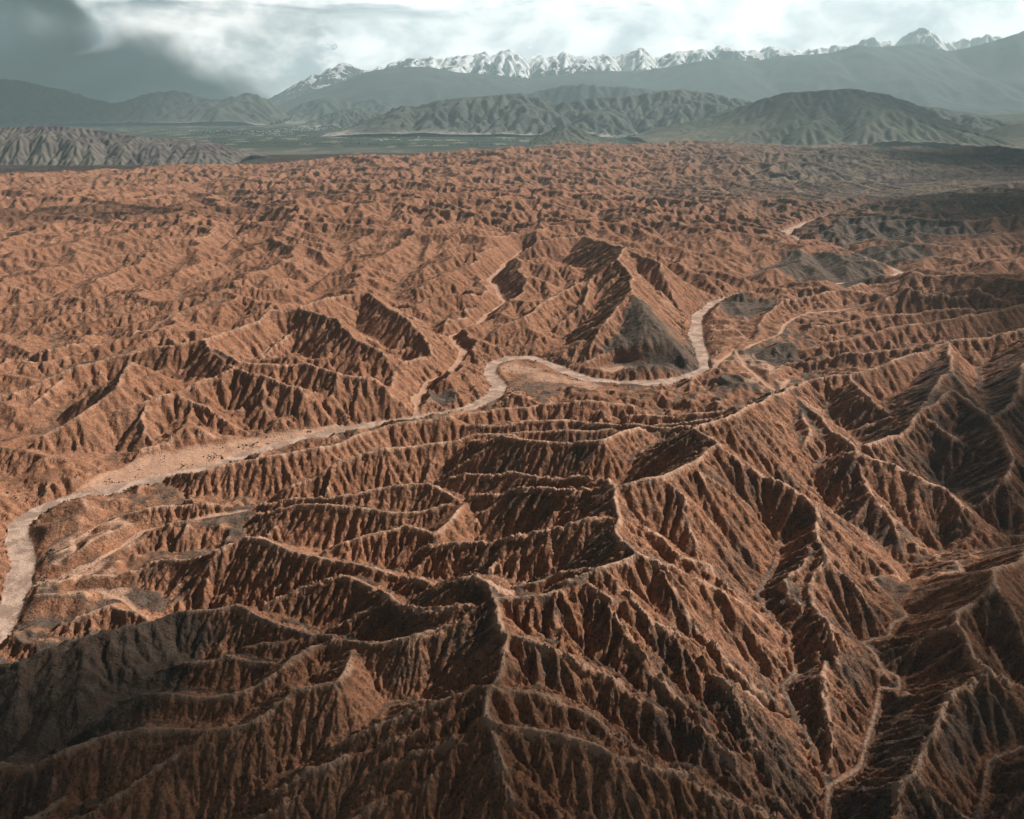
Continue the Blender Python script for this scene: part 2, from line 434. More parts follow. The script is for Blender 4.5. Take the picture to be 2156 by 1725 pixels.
RIDGES = [
    # the pale knob where the spines meet
    D_([(975, 1206, 149), (1000, 1207, 152), (1030, 1222, 154), (1062, 1240, 152)]),
    D_([(1030, 1222, 154), (1042, 1262, 152)]),
    # left foreground
    C_([(700, 285, 18), (850, 258, 40), (1000, 212, 52), (1150, 190, 55), (1350, 160, 58), (1620, 66, 55), (1900, 22, 62)]),
    C_([(1230, 315, 35), (1380, 230, 60), (1600, 165, 70), (1850, 132, 72), (2000, 105, 75), (2156, 100, 80)]),
    C_([(1050, 405, 30), (1300, 362, 60), (1500, 350, 75), (1680, 325, 85), (1800, 298, 95), (1880, 345, 92), (1965, 385, 92), (2060, 372, 95), (2156, 350, 100)]),
    C_([(1100, 425, 45), (1300, 400, 65), (1500, 400, 76), (1640, 432, 72), (1780, 425, 76), (1960, 390, 90)]),
    C_([(480, 700, 15), (640, 640, 35), (800, 612, 50), (930, 590, 65), (1030, 530, 75), (1130, 545, 80), (1290, 600, 85), (1480, 655, 90), (1680, 690, 96), (1850, 715, 108), (1990, 680, 128), (2060, 730, 140), (2090, 790, 152)]),
    C_([(1300, 620, 50), (1400, 580, 70), (1560, 520, 85), (1720, 475, 95), (1830, 505, 96), (1910, 465, 94), (1965, 388, 92)]),
    C_([(1120, 800, 60), (1200, 770, 72), (1330, 722, 86), (1440, 708, 92), (1560, 740, 98), (1700, 790, 105), (1780, 820, 112), (1900, 815, 124), (2020, 800, 140), (2090, 790, 152)]),
    C_([(640, 880, 70), (740, 850, 70), (890, 845, 73), (990, 828, 76), (1100, 860, 80), (1200, 910, 84), (1330, 945, 88), (1420, 982, 92), (1500, 972, 97), (1600, 962, 105), (1750, 930, 118), (1900, 870, 132), (2040, 812, 146), (2090, 790, 152)]),
    C_([(720, 1068, 60), (880, 1060, 68), (960, 1035, 74), (1050, 1045, 76), (1180, 1048, 80), (1300, 1010, 88), (1420, 985, 92)]),
    C_([(1060, 985, 72), (1240, 950, 84), (1330, 948, 88)]),
    C_([(430, 1300, 50), (600, 1200, 70), (700, 1192, 75), (850, 1200, 80), (1000, 1180, 86), (1100, 1140, 92), (1200, 1070, 98), (1310, 1010, 98), (1420, 985, 94)]),
    C_([(0, 1490, 55), (110, 1490, 60), (280, 1420, 68), (460, 1370, 74), (600, 1350, 80), (720, 1335, 84), (900, 1338, 90), (1020, 1330, 94), (1100, 1290, 98), (1240, 1165, 106), (1410, 1148, 114), (1470, 1060, 116), (1500, 975, 100)]),
    C_([(1430, 1405, 72), (1600, 1320, 92), (1800, 1235, 110), (1950, 1180, 126), (2070, 1150, 140)]),
    C_([(1170, 1595, 66), (1400, 1480, 86), (1540, 1430, 97), (1750, 1340, 112), (1950, 1245, 128), (2060, 1180, 138)]),
    C_([(880, 1340, 90), (800, 1400, 86), (690, 1480, 80), (560, 1560, 72), (420, 1650, 64), (300, 1720, 55)]),
    C_([(1060, 1705, 70), (1250, 1610, 84), (1450, 1540, 92), (1700, 1450, 103), (1900, 1380, 116), (2110, 1320, 134)]),
    C_([(1480, 1700, 84), (1650, 1610, 95), (1850, 1510, 106), (2000, 1440, 115), (2125, 1420, 125)]),
    C_([(0, 1060, 48), (200, 985, 62), (400, 925, 72), (640, 880, 72)]),
    C_([(430, 915, 72), (500, 1010, 60), (570, 1090, 52)]),
    C_([(200, 985, 64), (230, 1120, 54), (210, 1260, 46), (160, 1380, 42)]),
    C_([(330, 950, 68), (340, 1080, 60), (310, 1210, 52)]),
    C_([(60, 1040, 57), (60, 1180, 49), (20, 1300, 42)]),
    C_([(230, 900, 20), (400, 845, 30), (500, 812, 34), (620, 880, 30)]),
    C_([(330, 760, 8), (380, 700, 24), (470, 700, 20)]),
    C_([(400, 465, 12), (560, 430, 30), (700, 400, 38), (900, 390, 40), (1050, 405, 30)]),
    C_([(100, 1725, 60), (300, 1600, 50), (420, 1560, 48)]),
    # the main divide running down to the camera
    C_([(2090, 790, 152), (2078, 880, 149), (2140, 960, 148), (2145, 985, 148), (2110, 1100, 143), (2072, 1155, 140), (2050, 1210, 138), (2052, 1260, 137), (2095, 1300, 136), (2120, 1420, 125), (2130, 1500, 120), (2156, 1600, 112)]),
    D_([(1075, 1345, 148), (1078, 1335, 148), (1143, 1355, 145), (1198, 1382, 138), (1248, 1396, 132), (1308, 1427, 122), (1378, 1477, 105), (1428, 1497, 95), (1478, 1532, 80), (1543, 1592, 55)]),
    D_([(1037, 1440, 140), (1128, 1447, 136), (1203, 1482, 125), (1278, 1527, 105), (1358, 1574, 75)]),
    D_([(1046, 1512, 136), (1078, 1518, 135), (1153, 1532, 130), (1228, 1557, 122), (1288, 1582, 118), (1358, 1602, 110), (1448, 1622, 100), (1508, 1657, 90), (1578, 1682, 78), (1653, 1712, 65)]),
    D_([(1078, 1662, 112), (1108, 1692, 105), (1178, 1707, 100), (1278, 1725, 90)]),
    # right foreground
    E_([(-66, 790, 152), (100, 780, 153), (160, 770, 155), (240, 715, 160), (370, 655, 165), (530, 600, 165), (480, 560, 162), (430, 500, 160), (445, 440, 163), (430, 370, 167), (425, 310, 170), (640, 280, 171), (740, 225, 172), (860, 140, 170), (770, 80, 160), (820, 50, 160), (910, 30, 160), (964, 0, 150), (1020, -30, 130), (1150, -79, 110)]),
    E_([(530, 600, 165), (700, 670, 155), (840, 735, 140), (870, 800, 125), (1000, 920, 90), (1090, 990, 60), (1160, 1040, 25)]),
    E_([(840, 735, 140), (940, 800, 115), (1050, 870, 60)]),
    E_([(160, 770, 155), (330, 745, 155), (430, 800, 150), (560, 850, 140), (680, 895, 130), (780, 960, 120), (870, 1080, 105), (950, 1200, 90), (1050, 1320, 70), (1150, 1400, 55), (1290, 1470, 35)]),
    E_([(330, 745, 155), (440, 870, 130), (560, 1020, 95), (680, 1150, 62), (720, 1220, 40)]),
    E_([(240, 715, 160), (330, 745, 155)]),
    E_([(370, 655, 165), (480, 740, 140), (600, 860, 105), (650, 900, 95)]),
    E_([(425, 310, 170), (470, 420, 155), (620, 530, 138), (700, 600, 120), (850, 660, 95), (960, 730, 70), (1040, 775, 35)]),
    E_([(640, 280, 171), (720, 350, 160), (770, 420, 150), (900, 500, 130), (1000, 600, 100), (1040, 700, 60), (1060, 740, 30)]),
    E_([(740, 225, 172), (860, 300, 155), (960, 350, 140), (1060, 430, 110), (1130, 490, 60)]),
    E_([(860, 140, 170), (1000, 220, 156), (1120, 290, 142), (1200, 350, 128), (1290, 460, 118), (1310, 560, 113), (1345, 680, 110), (1350, 840, 100), (1370, 900, 85), (1420, 1000, 60), (1480, 1090, 35)]),
    E_([(910, 30, 160), (1000, 80, 148), (1090, 180, 122), (1140, 260, 55)]),
    E_([(1150, -79, 110), (1220, 0, 112), (1250, 90, 110), (1215, 180, 98), (1215, 240, 75), (1250, 300, 40)]),
    E_([(1150, -79, 110), (1250, -20, 115), (1380, 100, 110), (1450, 170, 106), (1440, 220, 102), (1520, 345, 90), (1590, 430, 75), (1610, 520, 55), (1640, 600, 28)]),
    E_([(1450, 170, 106), (1600, 220, 95), (1750, 290, 82), (1830, 325, 60), (1910, 400, 35)]),
    E_([(1720, 0, 115), (1640, 100, 102), (1480, 145, 102)]),
    E_([(1720, 0, 115), (1850, 110, 92), (1960, 180, 60)]),
    E_([(2010, 30, 118), (2080, 110, 112), (2130, 200, 105), (2070, 290, 88), (2150, 400, 60)]),
    E_([(1720, 0, 115), (1860, -90, 125), (2010, 30, 118)]),
    E_([(2200, 560, 110), (2140, 600, 112), (2020, 680, 115), (2000, 850, 115), (1990, 1000, 112), (1960, 1120, 108), (1880, 1170, 104), (1750, 1230, 96), (1610, 1290, 90), (1640, 1390, 88), (1650, 1440, 86), (1600, 1560, 78), (1600, 1720, 68)]),
    E_([(1610, 1290, 90), (1450, 1275, 60), (1220, 1265, 38)]),
    E_([(1650, 1440, 86), (1800, 1500, 70), (1920, 1620, 45)]),
    E_([(1960, 1120, 108), (2050, 1250, 82), (2156, 1330, 65)]),
    E_([(1220, 1265, 30), (1300, 1215, 34), (1370, 1215, 30), (1440, 1260, 25)]),
    # ridges left of the ring, seen edge-on
    E_([(-200, 60, 80), (0, 50, 95), (280, 40, 110), (540, 65, 120), (780, 60, 150)]),
    E_([(-150, 120, 85), (0, 120, 105), (140, 125, 115), (380, 130, 128), (540, 68, 122)]),
    E_([(-250, 280, 85), (0, 262, 115), (200, 272, 130), (400, 292, 152), (425, 310, 170)]),
    E_([(-150, 350, 100), (0, 330, 118), (200, 324, 135), (425, 312, 165)]),
    E_([(-350, 560, 85), (0, 530, 112), (200, 490, 130), (380, 440, 150), (440, 430, 162)]),
    E_([(-150, 760, 120), (0, 750, 125), (150, 700, 138), (270, 655, 158), (370, 655, 165)]),
    # bands just beyond the river bend
    D_([(860, 893, 40), (1000, 868, 52), (1120, 850, 56), (1260, 842, 52), (1330, 850, 40)]),
    D_([(900, 932, 60), (1100, 905, 74), (1250, 905, 84), (1390, 892, 95), (1530, 877, 130)]),
    D_([(1330, 872, 50), (1480, 868, 70), (1580, 852, 95), (1653, 822, 110)]),
    # north bank, left
    A_([(0, 975, 60), (60, 960, 66), (200, 895, 80), (330, 850, 92), (500, 800, 112), (650, 770, 130), (740, 760, 140), (850, 735, 152)]),
    A_([(0, 1120, 22), (100, 1040, 42), (200, 960, 60), (280, 880, 80)]),
    A_([(60, 1200, 18), (180, 1150, 40), (330, 1060, 62), (480, 940, 85), (560, 830, 110)]),
    A_([(850, 735, 152), (980, 690, 160), (1100, 640, 170), (1150, 605, 176), (1250, 600, 174), (1400, 640, 166), (1480, 720, 150), (1620, 800, 112), (1720, 900, 50)]),
    A_([(850, 735, 152), (900, 790, 146), (980, 860, 132), (850, 905, 122), (730, 960, 110), (620, 1000, 102), (480, 1035, 92), (350, 1090, 76), (200, 1160, 50), (100, 1200, 28)]),
    A_([(980, 860, 132), (1090, 885, 124), (1200, 920, 116), (1260, 935, 110), (1330, 1010, 70), (1400, 1080, 22)]),
    A_([(850, 735, 152), (1000, 830, 142), (1150, 835, 136), (1290, 840, 130), (1420, 880, 122), (1560, 890, 116), (1620, 920, 105), (1700, 960, 70), (1780, 1045, 12)]),
    A_([(730, 960, 110), (860, 1010, 85), (950, 1080, 50), (1030, 1130, 18)]),
    A_([(1110, 890, 122), (1110, 980, 85), (1150, 1060, 45), (1190, 1130, 12)]),
    A_([(1560, 890, 116), (1530, 980, 75), (1500, 1080, 20)]),
    A_([(1420, 880, 122), (1400, 960, 85), (1350, 1000, 60)]),
    A_([(620, 1000, 102), (590, 1070, 80), (620, 1130, 50), (640, 1180, 22)]),
    A_([(1250, 600, 174), (1450, 545, 175), (1540, 535, 174), (1640, 600, 158), (1750, 680, 125), (1840, 780, 75), (1890, 830, 25)]),
    # north bank, centre
    B_([(440, 400, 168), (330, 480, 152), (200, 540, 130), (50, 640, 100), (-80, 700, 60)]),
    B_([(480, 350, 175), (440, 400, 168), (500, 450, 158), (505, 530, 148), (560, 600, 128), (640, 700, 85), (700, 780, 45)]),
    B_([(480, 350, 175), (640, 420, 150), (760, 500, 105), (840, 570, 45)]),
    B_([(480, 350, 175), (300, 300, 180), (100, 320, 175), (-60, 330, 165)]),
    B_([(640, 825, 45), (720, 795, 52), (780, 815, 30)]),
    B_([(505, 530, 148), (400, 650, 100), (330, 770, 40)]),
    B_([(330, 480, 152), (300, 590, 110), (200, 670, 60)]),
    B_([(560, 600, 128), (560, 720, 80), (550, 830, 15)]),
    # east of the river
    B_([(1010, 740, 15), (1060, 640, 45), (1150, 570, 60), (1300, 545, 66), (1480, 500, 60)]),
    B_([(1170, 790, 30), (1400, 735, 58), (1700, 668, 82), (1900, 640, 95), (2200, 580, 110)]),
    B_([(1250, 690, 35), (1500, 645, 60), (1800, 610, 80), (2156, 600, 95)]),
    B_([(1160, 835, 25), (1400, 800, 58), (1650, 770, 88), (1840, 742, 112), (2000, 720, 125), (2200, 690, 138)]),
    B_([(1150, 955, 105), (1240, 905, 80), (1420, 885, 88), (1560, 840, 100), (1700, 795, 108), (1840, 745, 114)]),
    B_([(1420, 885, 88), (1480, 960, 90), (1600, 1060, 70), (1640, 1120, 40)]),
    B_([(1840, 745, 114), (1850, 860, 120), (1720, 1010, 118), (1720, 1034, 116)]),
    B_([(1850, 860, 120), (1950, 990, 105), (2010, 1064, 118)]),
    B_([(2200, 690, 138), (2156, 850, 130), (2120, 1000, 125), (2010, 1064, 118)]),
    B_([(690, 950, 20), (850, 845, 45), (900, 880, 32), (960, 890, 35), (1050, 950, 28)]),
]
def lower(p):
    if min(q[1] for q in p) > 905 or p[0][1] > 905:
        return place_ridge(p, 0.31)
    return place_ridge([(X, Y, z * 0.62 if X < 1250 else z * 0.85) for X, Y, z in p], 0.52)


RIDGES = [lower(p) for p in RIDGES]
RIVER = place([(-60, 1395, 0), (0, 1325, 0), (38, 1240, 0), (52, 1180, 0), (34, 1135, 0), (40, 1105, 0), (80, 1072, 0), (130, 1056, 0), (200, 1040, 0),
            (330, 1010, 0), (450, 984, 0), (520, 958, 0), (600, 935, 0), (700, 911, 0), (790, 893, 0), (880, 880, 0), (940, 870, 0), (990, 858, 0), (1038, 835, 0), (1052, 812, 0), (1030, 785, 0), (1038, 765, 0),
            (1075, 753, 0), (1120, 753, 0), (1165, 768, 0), (1200, 785, 0), (1240, 798, 0), (1300, 805, 0), (1380, 806, 1), (1440, 797, 1), (1486, 777, 1), (1478, 745, 2), (1464, 705, 2),
            (1468, 665, 2), (1500, 637, 3), (1560, 618, 3), (1640, 606, 4), (1720, 600, 5), (1800, 596, 6), (1860, 588, 6), (1898, 574, 7), (1830, 547, 8), (1760, 520, 9), (1690, 512, 10),
            (1652, 492, 11), (1700, 472, 12), (1760, 452, 14), (1850, 430, 16), (1990, 412, 18), (2120, 396, 20), (2350, 385, 24), (2700, 370, 28)])
WASHES = [   # (width, points)
    (9, D_([(876, 885, 1), (874, 860, 2), (878, 835, 3), (900, 806, 4), (945, 790, 5), (975, 745, 7), (948, 712, 8), (1000, 690, 10), (1024, 665, 12), (1062, 640, 14), (1045, 610, 17), (1030, 590, 20), (1060, 560, 24), (1100, 530, 28)])),
    (5, D_([(60, 1235, 1), (120, 1222, 3), (180, 1205, 5), (215, 1180, 7), (250, 1152, 10), (300, 1122, 13), (370, 1105, 16), (440, 1092, 20), (520, 1075, 26)])),
    (4, D_([(150, 1250, 5), (210, 1245, 8), (260, 1262, 12), (290, 1285, 16)])),
    (5, D_([(1660, 800, 12), (1640, 830, 14), (1600, 800, 12), (1560, 760, 9), (1545, 735, 9), (1510, 770, 4), (1490, 790, 2)])),
    (5, D_([(1560, 740, 9), (1640, 705, 14), (1655, 680, 16), (1700, 660, 20), (1790, 650, 26)])),
    (1.1, E_([(1300, 350, 84), (1370, 450, 78), (1480, 480, 74), (1570, 570, 68), (1600, 640, 65), (1640, 690, 62)])),
    (1.5, E_([(2300, 400, 80), (2010, 470, 74), (1810, 510, 70), (1800, 580, 68), (1900, 680, 66), (1640, 690, 62), (1520, 720, 59), (1580, 790, 57), (1660, 870, 54), (1600, 905, 52), (1590, 950, 51), (1470, 965, 49), (1530, 1040, 47), (1560, 1095, 46), (1640, 1130, 45), (1640, 1190, 44), (1545, 1180, 43), (1535, 1260, 41), (1500, 1380, 39), (1450, 1500, 37), (1340, 1600, 35), (1330, 1800, 30)])),
    (0.8, E_([(1130, 560, 84), (1120, 640, 79), (1050, 740, 73), (1030, 790, 70), (1150, 960, 64), (1170, 1040, 61), (1200, 1100, 58), (1150, 1160, 55), (1190, 1290, 49), (1280, 1440, 42), (1330, 1600, 36)])),
    (1.3, E_([(2010, 1000, 70), (2100, 1150, 60)])),
    (0.9, E_([(2156, 1420, 55), (2000, 1480, 48), (1990, 1600, 40), (1960, 1725, 32)])),
    (2, A_([(1200, 730, 45), (1060, 830, 30)])),
    (3, A_([(0, 900, 22), (100, 850, 24), (190, 850, 26), (500, 760, 34), (620, 680, 42), (720, 640, 50)])),
]

WASHES = [(w, place(p)) for w, p in WASHES]


def resample(pl, step):
    out = []
    for (a, b) in zip(pl[:-1], pl[1:]):
        L = math.hypot(b[0] - a[0], b[1] - a[1])
        n = max(1, int(L / step))
        for i in range(n):
            t = i / n
            out.append(tuple(a[k] + (b[k] - a[k]) * t for k in range(3)))
    out.append(pl[-1])
    return out


class Grid:
    def __init__(s, x0, x1, y0, y1, dx):
        s.x0, s.y0, s.dx = x0, y0, dx
        s.nx = int((x1 - x0) / dx) + 1
        s.ny = int((y1 - y0) / dx) + 1
        s.xs = x0 + np.arange(s.nx) * dx
        s.ys = y0 + np.arange(s.ny) * dx
        s.X, s.Y = np.meshgrid(s.xs, s.ys)
        s.X = s.X.astype(np.float32)
        s.Y = s.Y.astype(np.float32)

    def fxy(s, x, y):
        return (x - s.x0) / s.dx, (y - s.y0) / s.dx


def near_line(g, pl, R, D=None, Z=None, T=None):
    """distance to polyline within R, with z of the nearest point"""
    if D is None:
        D = np.full((g.ny, g.nx), 1e6, np.float32)
        Z = np.zeros((g.ny, g.nx), np.float32)
    for a, b in zip(pl[:-1], pl[1:]):
        ix0 = max(0, int((min(a[0], b[0]) - R - g.x0) / g.dx)); ix1 = min(g.nx, int((max(a[0], b[0]) + R - g.x0) / g.dx) + 2)
        iy0 = max(0, int((min(a[1], b[1]) - R - g.y0) / g.dx)); iy1 = min(g.ny, int((max(a[1], b[1]) + R - g.y0) / g.dx) + 2)
        if ix1 <= ix0 or iy1 <= iy0:
            continue
        x = g.X[iy0:iy1, ix0:ix1]; y = g.Y[iy0:iy1, ix0:ix1]
        ex, ey = b[0] - a[0], b[1] - a[1]
        L2 = ex * ex + ey * ey + 1e-6
        t = np.clip(((x - a[0]) * ex + (y - a[1]) * ey) / L2, 0, 1)
        d = np.hypot(x - a[0] - t * ex, y - a[1] - t * ey)
        m = d < D[iy0:iy1, ix0:ix1]
        D[iy0:iy1, ix0:ix1][m] = d[m]
        Z[iy0:iy1, ix0:ix1][m] = (a[2] + t * (b[2] - a[2]))[m]
    return D, Z


def roof(g, Hh, pl, S, R):
    for a, b in zip(pl[:-1], pl[1:]):
        ix0 = max(0, int((min(a[0], b[0]) - R - g.x0) / g.dx)); ix1 = min(g.nx, int((max(a[0], b[0]) + R - g.x0) / g.dx) + 2)
        iy0 = max(0, int((min(a[1], b[1]) - R - g.y0) / g.dx)); iy1 = min(g.ny, int((max(a[1], b[1]) + R - g.y0) / g.dx) + 2)
        if ix1 <= ix0 or iy1 <= iy0:
            continue
        x = g.WX[iy0:iy1, ix0:ix1]; y = g.WY[iy0:iy1, ix0:ix1]
        ex, ey = b[0] - a[0], b[1] - a[1]
        L = math.hypot(ex, ey) + 1e-6
        gr = (b[2] - a[2]) / L
        gr = max(-S * 0.9, min(S * 0.9, gr))
        ux, uy = ex / L, ey / L
        s = (x - a[0]) * ux + (y - a[1]) * uy
        q = np.abs((x - a[0]) * uy - (y - a[1]) * ux)
        # exact max over the swept cones
        s2 = np.clip(s + q * gr / math.sqrt(S * S - gr * gr), 0, L)
        v = a[2] + gr * s2 - S * np.hypot(s - s2, q)
        sub = Hh[iy0:iy1, ix0:ix1]
        np.maximum(sub, v, out=sub)


def wobble(pl, amp, seed):
    r = random.Random(seed)
    out = []
    pl = resample(pl, 22)
    ph = [r.uniform(0, 6.28) for _ in range(4)]
    s = 0
    for i, p in enumerate(pl):
        if 0 < i < len(pl) - 1:
            q = pl[i + 1]; o = pl[i - 1]
            tx, ty = q[0] - o[0], q[1] - o[1]
            L = math.hypot(tx, ty) + 1e-6
            s += math.hypot(p[0] - o[0], p[1] - o[1])
            w = amp * (0.6 * sin(s / 17 + ph[0]) + 0.5 * sin(s / 39 + ph[1]))
            z = p[2] + 1.6 * sin(s / 13 + ph[2]) + 2.4 * sin(s / 31 + ph[3])
            p = (p[0] - ty / L * w, p[1] + tx / L * w, z)
        out.append(p)
    return out


def y_edge(x, y):             # far rim of the badlands block
    a = np.arctan2(x, y)
    return np.interp(a, [-0.8, -0.56, -0.30, -0.1, 0.07, 0.25, 0.55, 0.8], [8900, 9100, 9500, 10000, 10700, 11200, 11200, 11000])


PLAIN_Z = -60.0


def fill_pits(h, base, eps=0.02):
    """priority flood: raise every hollow until it spills towards an outlet"""
    ny, nx = h.shape
    nx2 = nx + 2
    P = np.full((ny + 2, nx2), 0, np.float32)
    P[1:-1, 1:-1] = h
    done = np.ones((ny + 2, nx2), bool)
    done[1:-1, 1:-1] = base
    z = P.ravel().tolist()
    dn = bytearray(done.astype(np.uint8).ravel().tobytes())
    # only outlets that touch open ground
    opn = ~done
    tch = np.zeros_like(opn)
    tch[1:-1, 1:-1] = (opn[:-2, 1:-1] | opn[2:, 1:-1] | opn[1:-1, :-2] | opn[1:-1, 2:]) & base
    heap = [(z[i], i) for i in np.nonzero(tch.ravel())[0].tolist()]
    heapq.heapify(heap)
    pit = deque()
    push, pop = heapq.heappush, heapq.heappop
    nb = (-nx2 - 1, -nx2, -nx2 + 1, -1, 1, nx2 - 1, nx2, nx2 + 1)
    while heap or pit:
        if pit:
            i = pit.popleft()
        else:
            i = pop(heap)[1]
        zi = z[i] + eps
        for o in nb:
            j = i + o
            if not dn[j]:
                dn[j] = 1
                if z[j] <= zi:
                    z[j] = zi
                    pit.append(j)
                else:
                    push(heap, (z[j], j))
    return np.array(z, np.float32).reshape(ny + 2, nx2)[1:-1, 1:-1].copy()


def coarse_terrain():
    h = None
    for dx, its, dt in ((72.0, 40, 8.0), (36.0, 22, 6.0), (12.0, 10, 4.0)):
        g = Grid(-10800, 10800, -600, 12600, dx)
        r = np.hypot(g.X, g.Y)
        az = np.arctan2(g.X, np.maximum(g.Y, 1))
        ye = y_edge(g.X, np.maximum(g.Y, 1)) + 350 * fbm(g.X, g.Y, 1500, 3, 40)
        Dr, Zr = near_line(g, RIVER, 600)
        far = r > ye
        riv = Dr < dx * 0.75
        base = np.zeros((g.ny, g.nx), bool)
        base[0] = base[-1] = True
        base[:, 0] = base[:, -1] = True
        edge = base.copy()
        base |= far | riv
        if h is None:
            h = (40 + 30 * fbm(g.X, g.Y, 900, 5, 3) + rng.random(g.X.shape) * 25).astype(np.float32)
        else:
            h = bspl(h, *pg.fxy(g.X, g.Y)) + rng.random(g.X.shape).astype(np.float32) * 1.5
        h[far] = PLAIN_Z
        h[riv] = Zr[riv]
        h[edge & ~far & ~riv] = 5
        east = np.clip((az - 0.18) / 0.3, 0, 1) * np.clip((r - 3800) / 2500, 0, 1)
        U = (1 - 0.35 * east).astype(np.float32)
        K = (0.074 * (1 + 0.6 * fbm(g.X, g.Y, 1100, 4, 11))).astype(np.float32)
        for i in range(its):
            if i % 12 == 0 if dx > 50 else i == 0:
                h = fill_pits(h, base)
            h, Aa = lem_step(h, g.dx, base, K, 0.5, U, dt, 0.66)
        pg = g
    bow = np.interp(r, [0, 3500, 6500, 9500, 12000], [0, 0, 15, 120, 150]) * np.interp(az, [-0.6, -0.25, 0.06, 0.35, 0.6], [-0.2, 0.15, 1.15, 1.1, 1.0])
    h = h + np.where(far, 0, bow * np.clip((ye - r) / 500, 0, 1)).astype(np.float32)
    print('coarse', h.max(), np.percentile(h[~far], [5, 50, 95]))
    return g, h, Aa, east


def warp(cg, Dc, x, y):
    """bend the coarse sheet a little so no valley runs dead straight; nothing moves beside the river"""
    k = np.clip(bilin(Dc, *cg.fxy(x, y)) / 350 - 0.1, 0, 1)
    wx = 95 * fbm(x, y, 520, 3, 301) * k
    wy = 95 * fbm(x, y, 520, 3, 331) * k
    return cg.fxy(x + wx, y + wy)


def fine_terrain(cg, ch, Dc):
    g = Grid(-2300, 2500, 240, 3700, 3.2)
    wx = 5.0 * fbm(g.X, g.Y, 60, 3, 21)
    wy = 5.0 * fbm(g.X, g.Y, 60, 3, 31)
    g.WX = g.X + wx
    g.WY = g.Y + wy
    bg = bspl(ch, *warp(cg, Dc, g.X, g.Y))
    Hh = np.full((g.ny, g.nx), -50.0, np.float32)
    mask = np.zeros((g.ny, g.nx), np.float32)
    Dm = np.full((g.ny, g.nx), 1e6, np.float32)
    Zm = np.zeros((g.ny, g.nx), np.float32)
    lines = []
    for i, pl in enumerate(RIDGES):
        near_line(g, pl, 180, Dm, Zm)
        w = wobble(pl, 3.0, i)
        lines.append(w)
        roof(g, Hh, w, 0.72, 190)
    # side spurs leaving the ridges alternately, falling towards the valleys
    r = random.Random(5)
    spurs = []
    for w in lines:
        s = 0
        side = r.choice((-1, 1))
        nxt = r.uniform(15, 30)
        for a, b in zip(w[:-1], w[1:]):
            L = math.hypot(b[0] - a[0], b[1] - a[1])
            s += L
            if s > nxt:
                s = 0
                nxt = r.uniform(20, 46) * (1.0 if a[1] < 1180 else 0.85)
                side = -side if r.random() < 0.75 else side
                tx, ty = (b[0] - a[0]) / (L + 1e-6), (b[1] - a[1]) / (L + 1e-6)
                # lean the spur down the grade of the ridge
                dz = (b[2] - a[2])
                lean = 0.55 if dz < 0 else -0.55
                ang = math.atan2(side * tx, -side * ty) 
                nx_, ny_ = -side * ty, side * tx
                dx_, dy_ = nx_ + lean * tx, ny_ + lean * ty
                q = math.hypot(dx_, dy_)
                dx_, dy_ = dx_ / q, dy_ / q
                big = 1.0 if a[1] < 1180 else 1.6
                ln = r.uniform(30, 75) * big
                gr = r.uniform(0.50, 0.62)
                z0 = a[2] - r.uniform(0.5, 2)
                bend = r.uniform(-0.25, 0.25)
                p1 = (a[0] + dx_ * ln * .5, a[1] + dy_ * ln * .5, z0 - gr * ln * .45)
                p2 = (p1[0] + (dx_ - bend * dy_) * ln * .5, p1[1] + (dy_ + bend * dx_) * ln * .5, z0 - gr * ln)
                spurs.append([(a[0], a[1], z0), p1, p2])
    for sp in spurs:
        roof(g, Hh, sp, 0.80, 90)
    mk = np.clip((170 - Dm) / 60, 0, 1)
    mk = mk * mk * (3 - 2 * mk)
    mk = blur(mk, 6)
    # north of the river the older ground stands between the surveyed ridges; south of it the floors are low
    pts = sorted((math.atan2(p[0], p[1]), math.hypot(p[0], p[1])) for p in resample(RIVER, 40))
    bins = {}
    for a_, r_ in pts:
        k_ = round(a_ / 0.02)
        bins[k_] = min(bins.get(k_, 1e9), r_)
    ks = sorted(bins)
    rriv = np.interp(np.arctan2(g.X, g.Y), [k_ * 0.02 for k_ in ks], [min(bins[k_], 2600) for k_ in ks])
    cap = 12 + 34 * np.abs(fbm(g.X, g.Y, 95, 4, 410)) * 1.6 + 200 * sstep(np.hypot(g.X, g.Y) - rriv, 60, 300)
    h = np.where(mk > 0, bg * (1 - mk) + np.maximum(Hh, np.minimum(bg, cap) * 0.82) * mk, bg)
    # rim of the fine sheet joins the coarse one
    ed = np.minimum(np.minimum(g.X - g.xs[0], g.xs[-1] - g.X), np.minimum(g.Y - g.ys[0], g.ys[-1] - g.Y))
    ew = np.clip(ed / 150, 0, 1)
    # water courses: river bed and washes cut in, flats beside them filled
    Dr, Zr = near_line(g, resample(RIVER, 15), 400)
    Dw = np.full(h.shape, 1e6, np.float32); Zw = np.zeros(h.shape, np.float32); Ww = np.zeros(h.shape, np.float32)
    for wd, pl in WASHES:
        pl2 = wobble(pl, 3.0, len(pl))
        D0 = np.full(h.shape, 1e6, np.float32); Z0 = np.zeros(h.shape, np.float32)
        near_line(g, pl2, 120, D0, Z0)
        D0 = D0 - wd * (0.6 + 0.5 * vnoise(g.X / 30, g.Y / 30, 71))
        m = D0 < Dw
        Dw[m] = D0[m]; Zw[m] = Z0[m]
    rw = 17 + 9 * fbm(g.X, g.Y, 110, 3, 61)
    # the river is wider at the lower left
    rw = rw * np.interp(g.Y, [700, 1000, 1500, 2500], [1.25, 1.1, 1.05, 0.8])
    dr = Dr - rw
    h = np.minimum(h, Zr + np.maximum(0, dr) * 0.95)
    h = np.minimum(h, Zw + np.maximum(0, Dw) * 0.85)
    base = np.zeros(h.shape, bool)
    base[0] = base[-1] = True
    base[:, 0] = base[:, -1] = True
    base |= dr < 0
    base |= Dw < -1.0
    h[dr < 0] = Zr[dr < 0]
    h0 = h.copy()
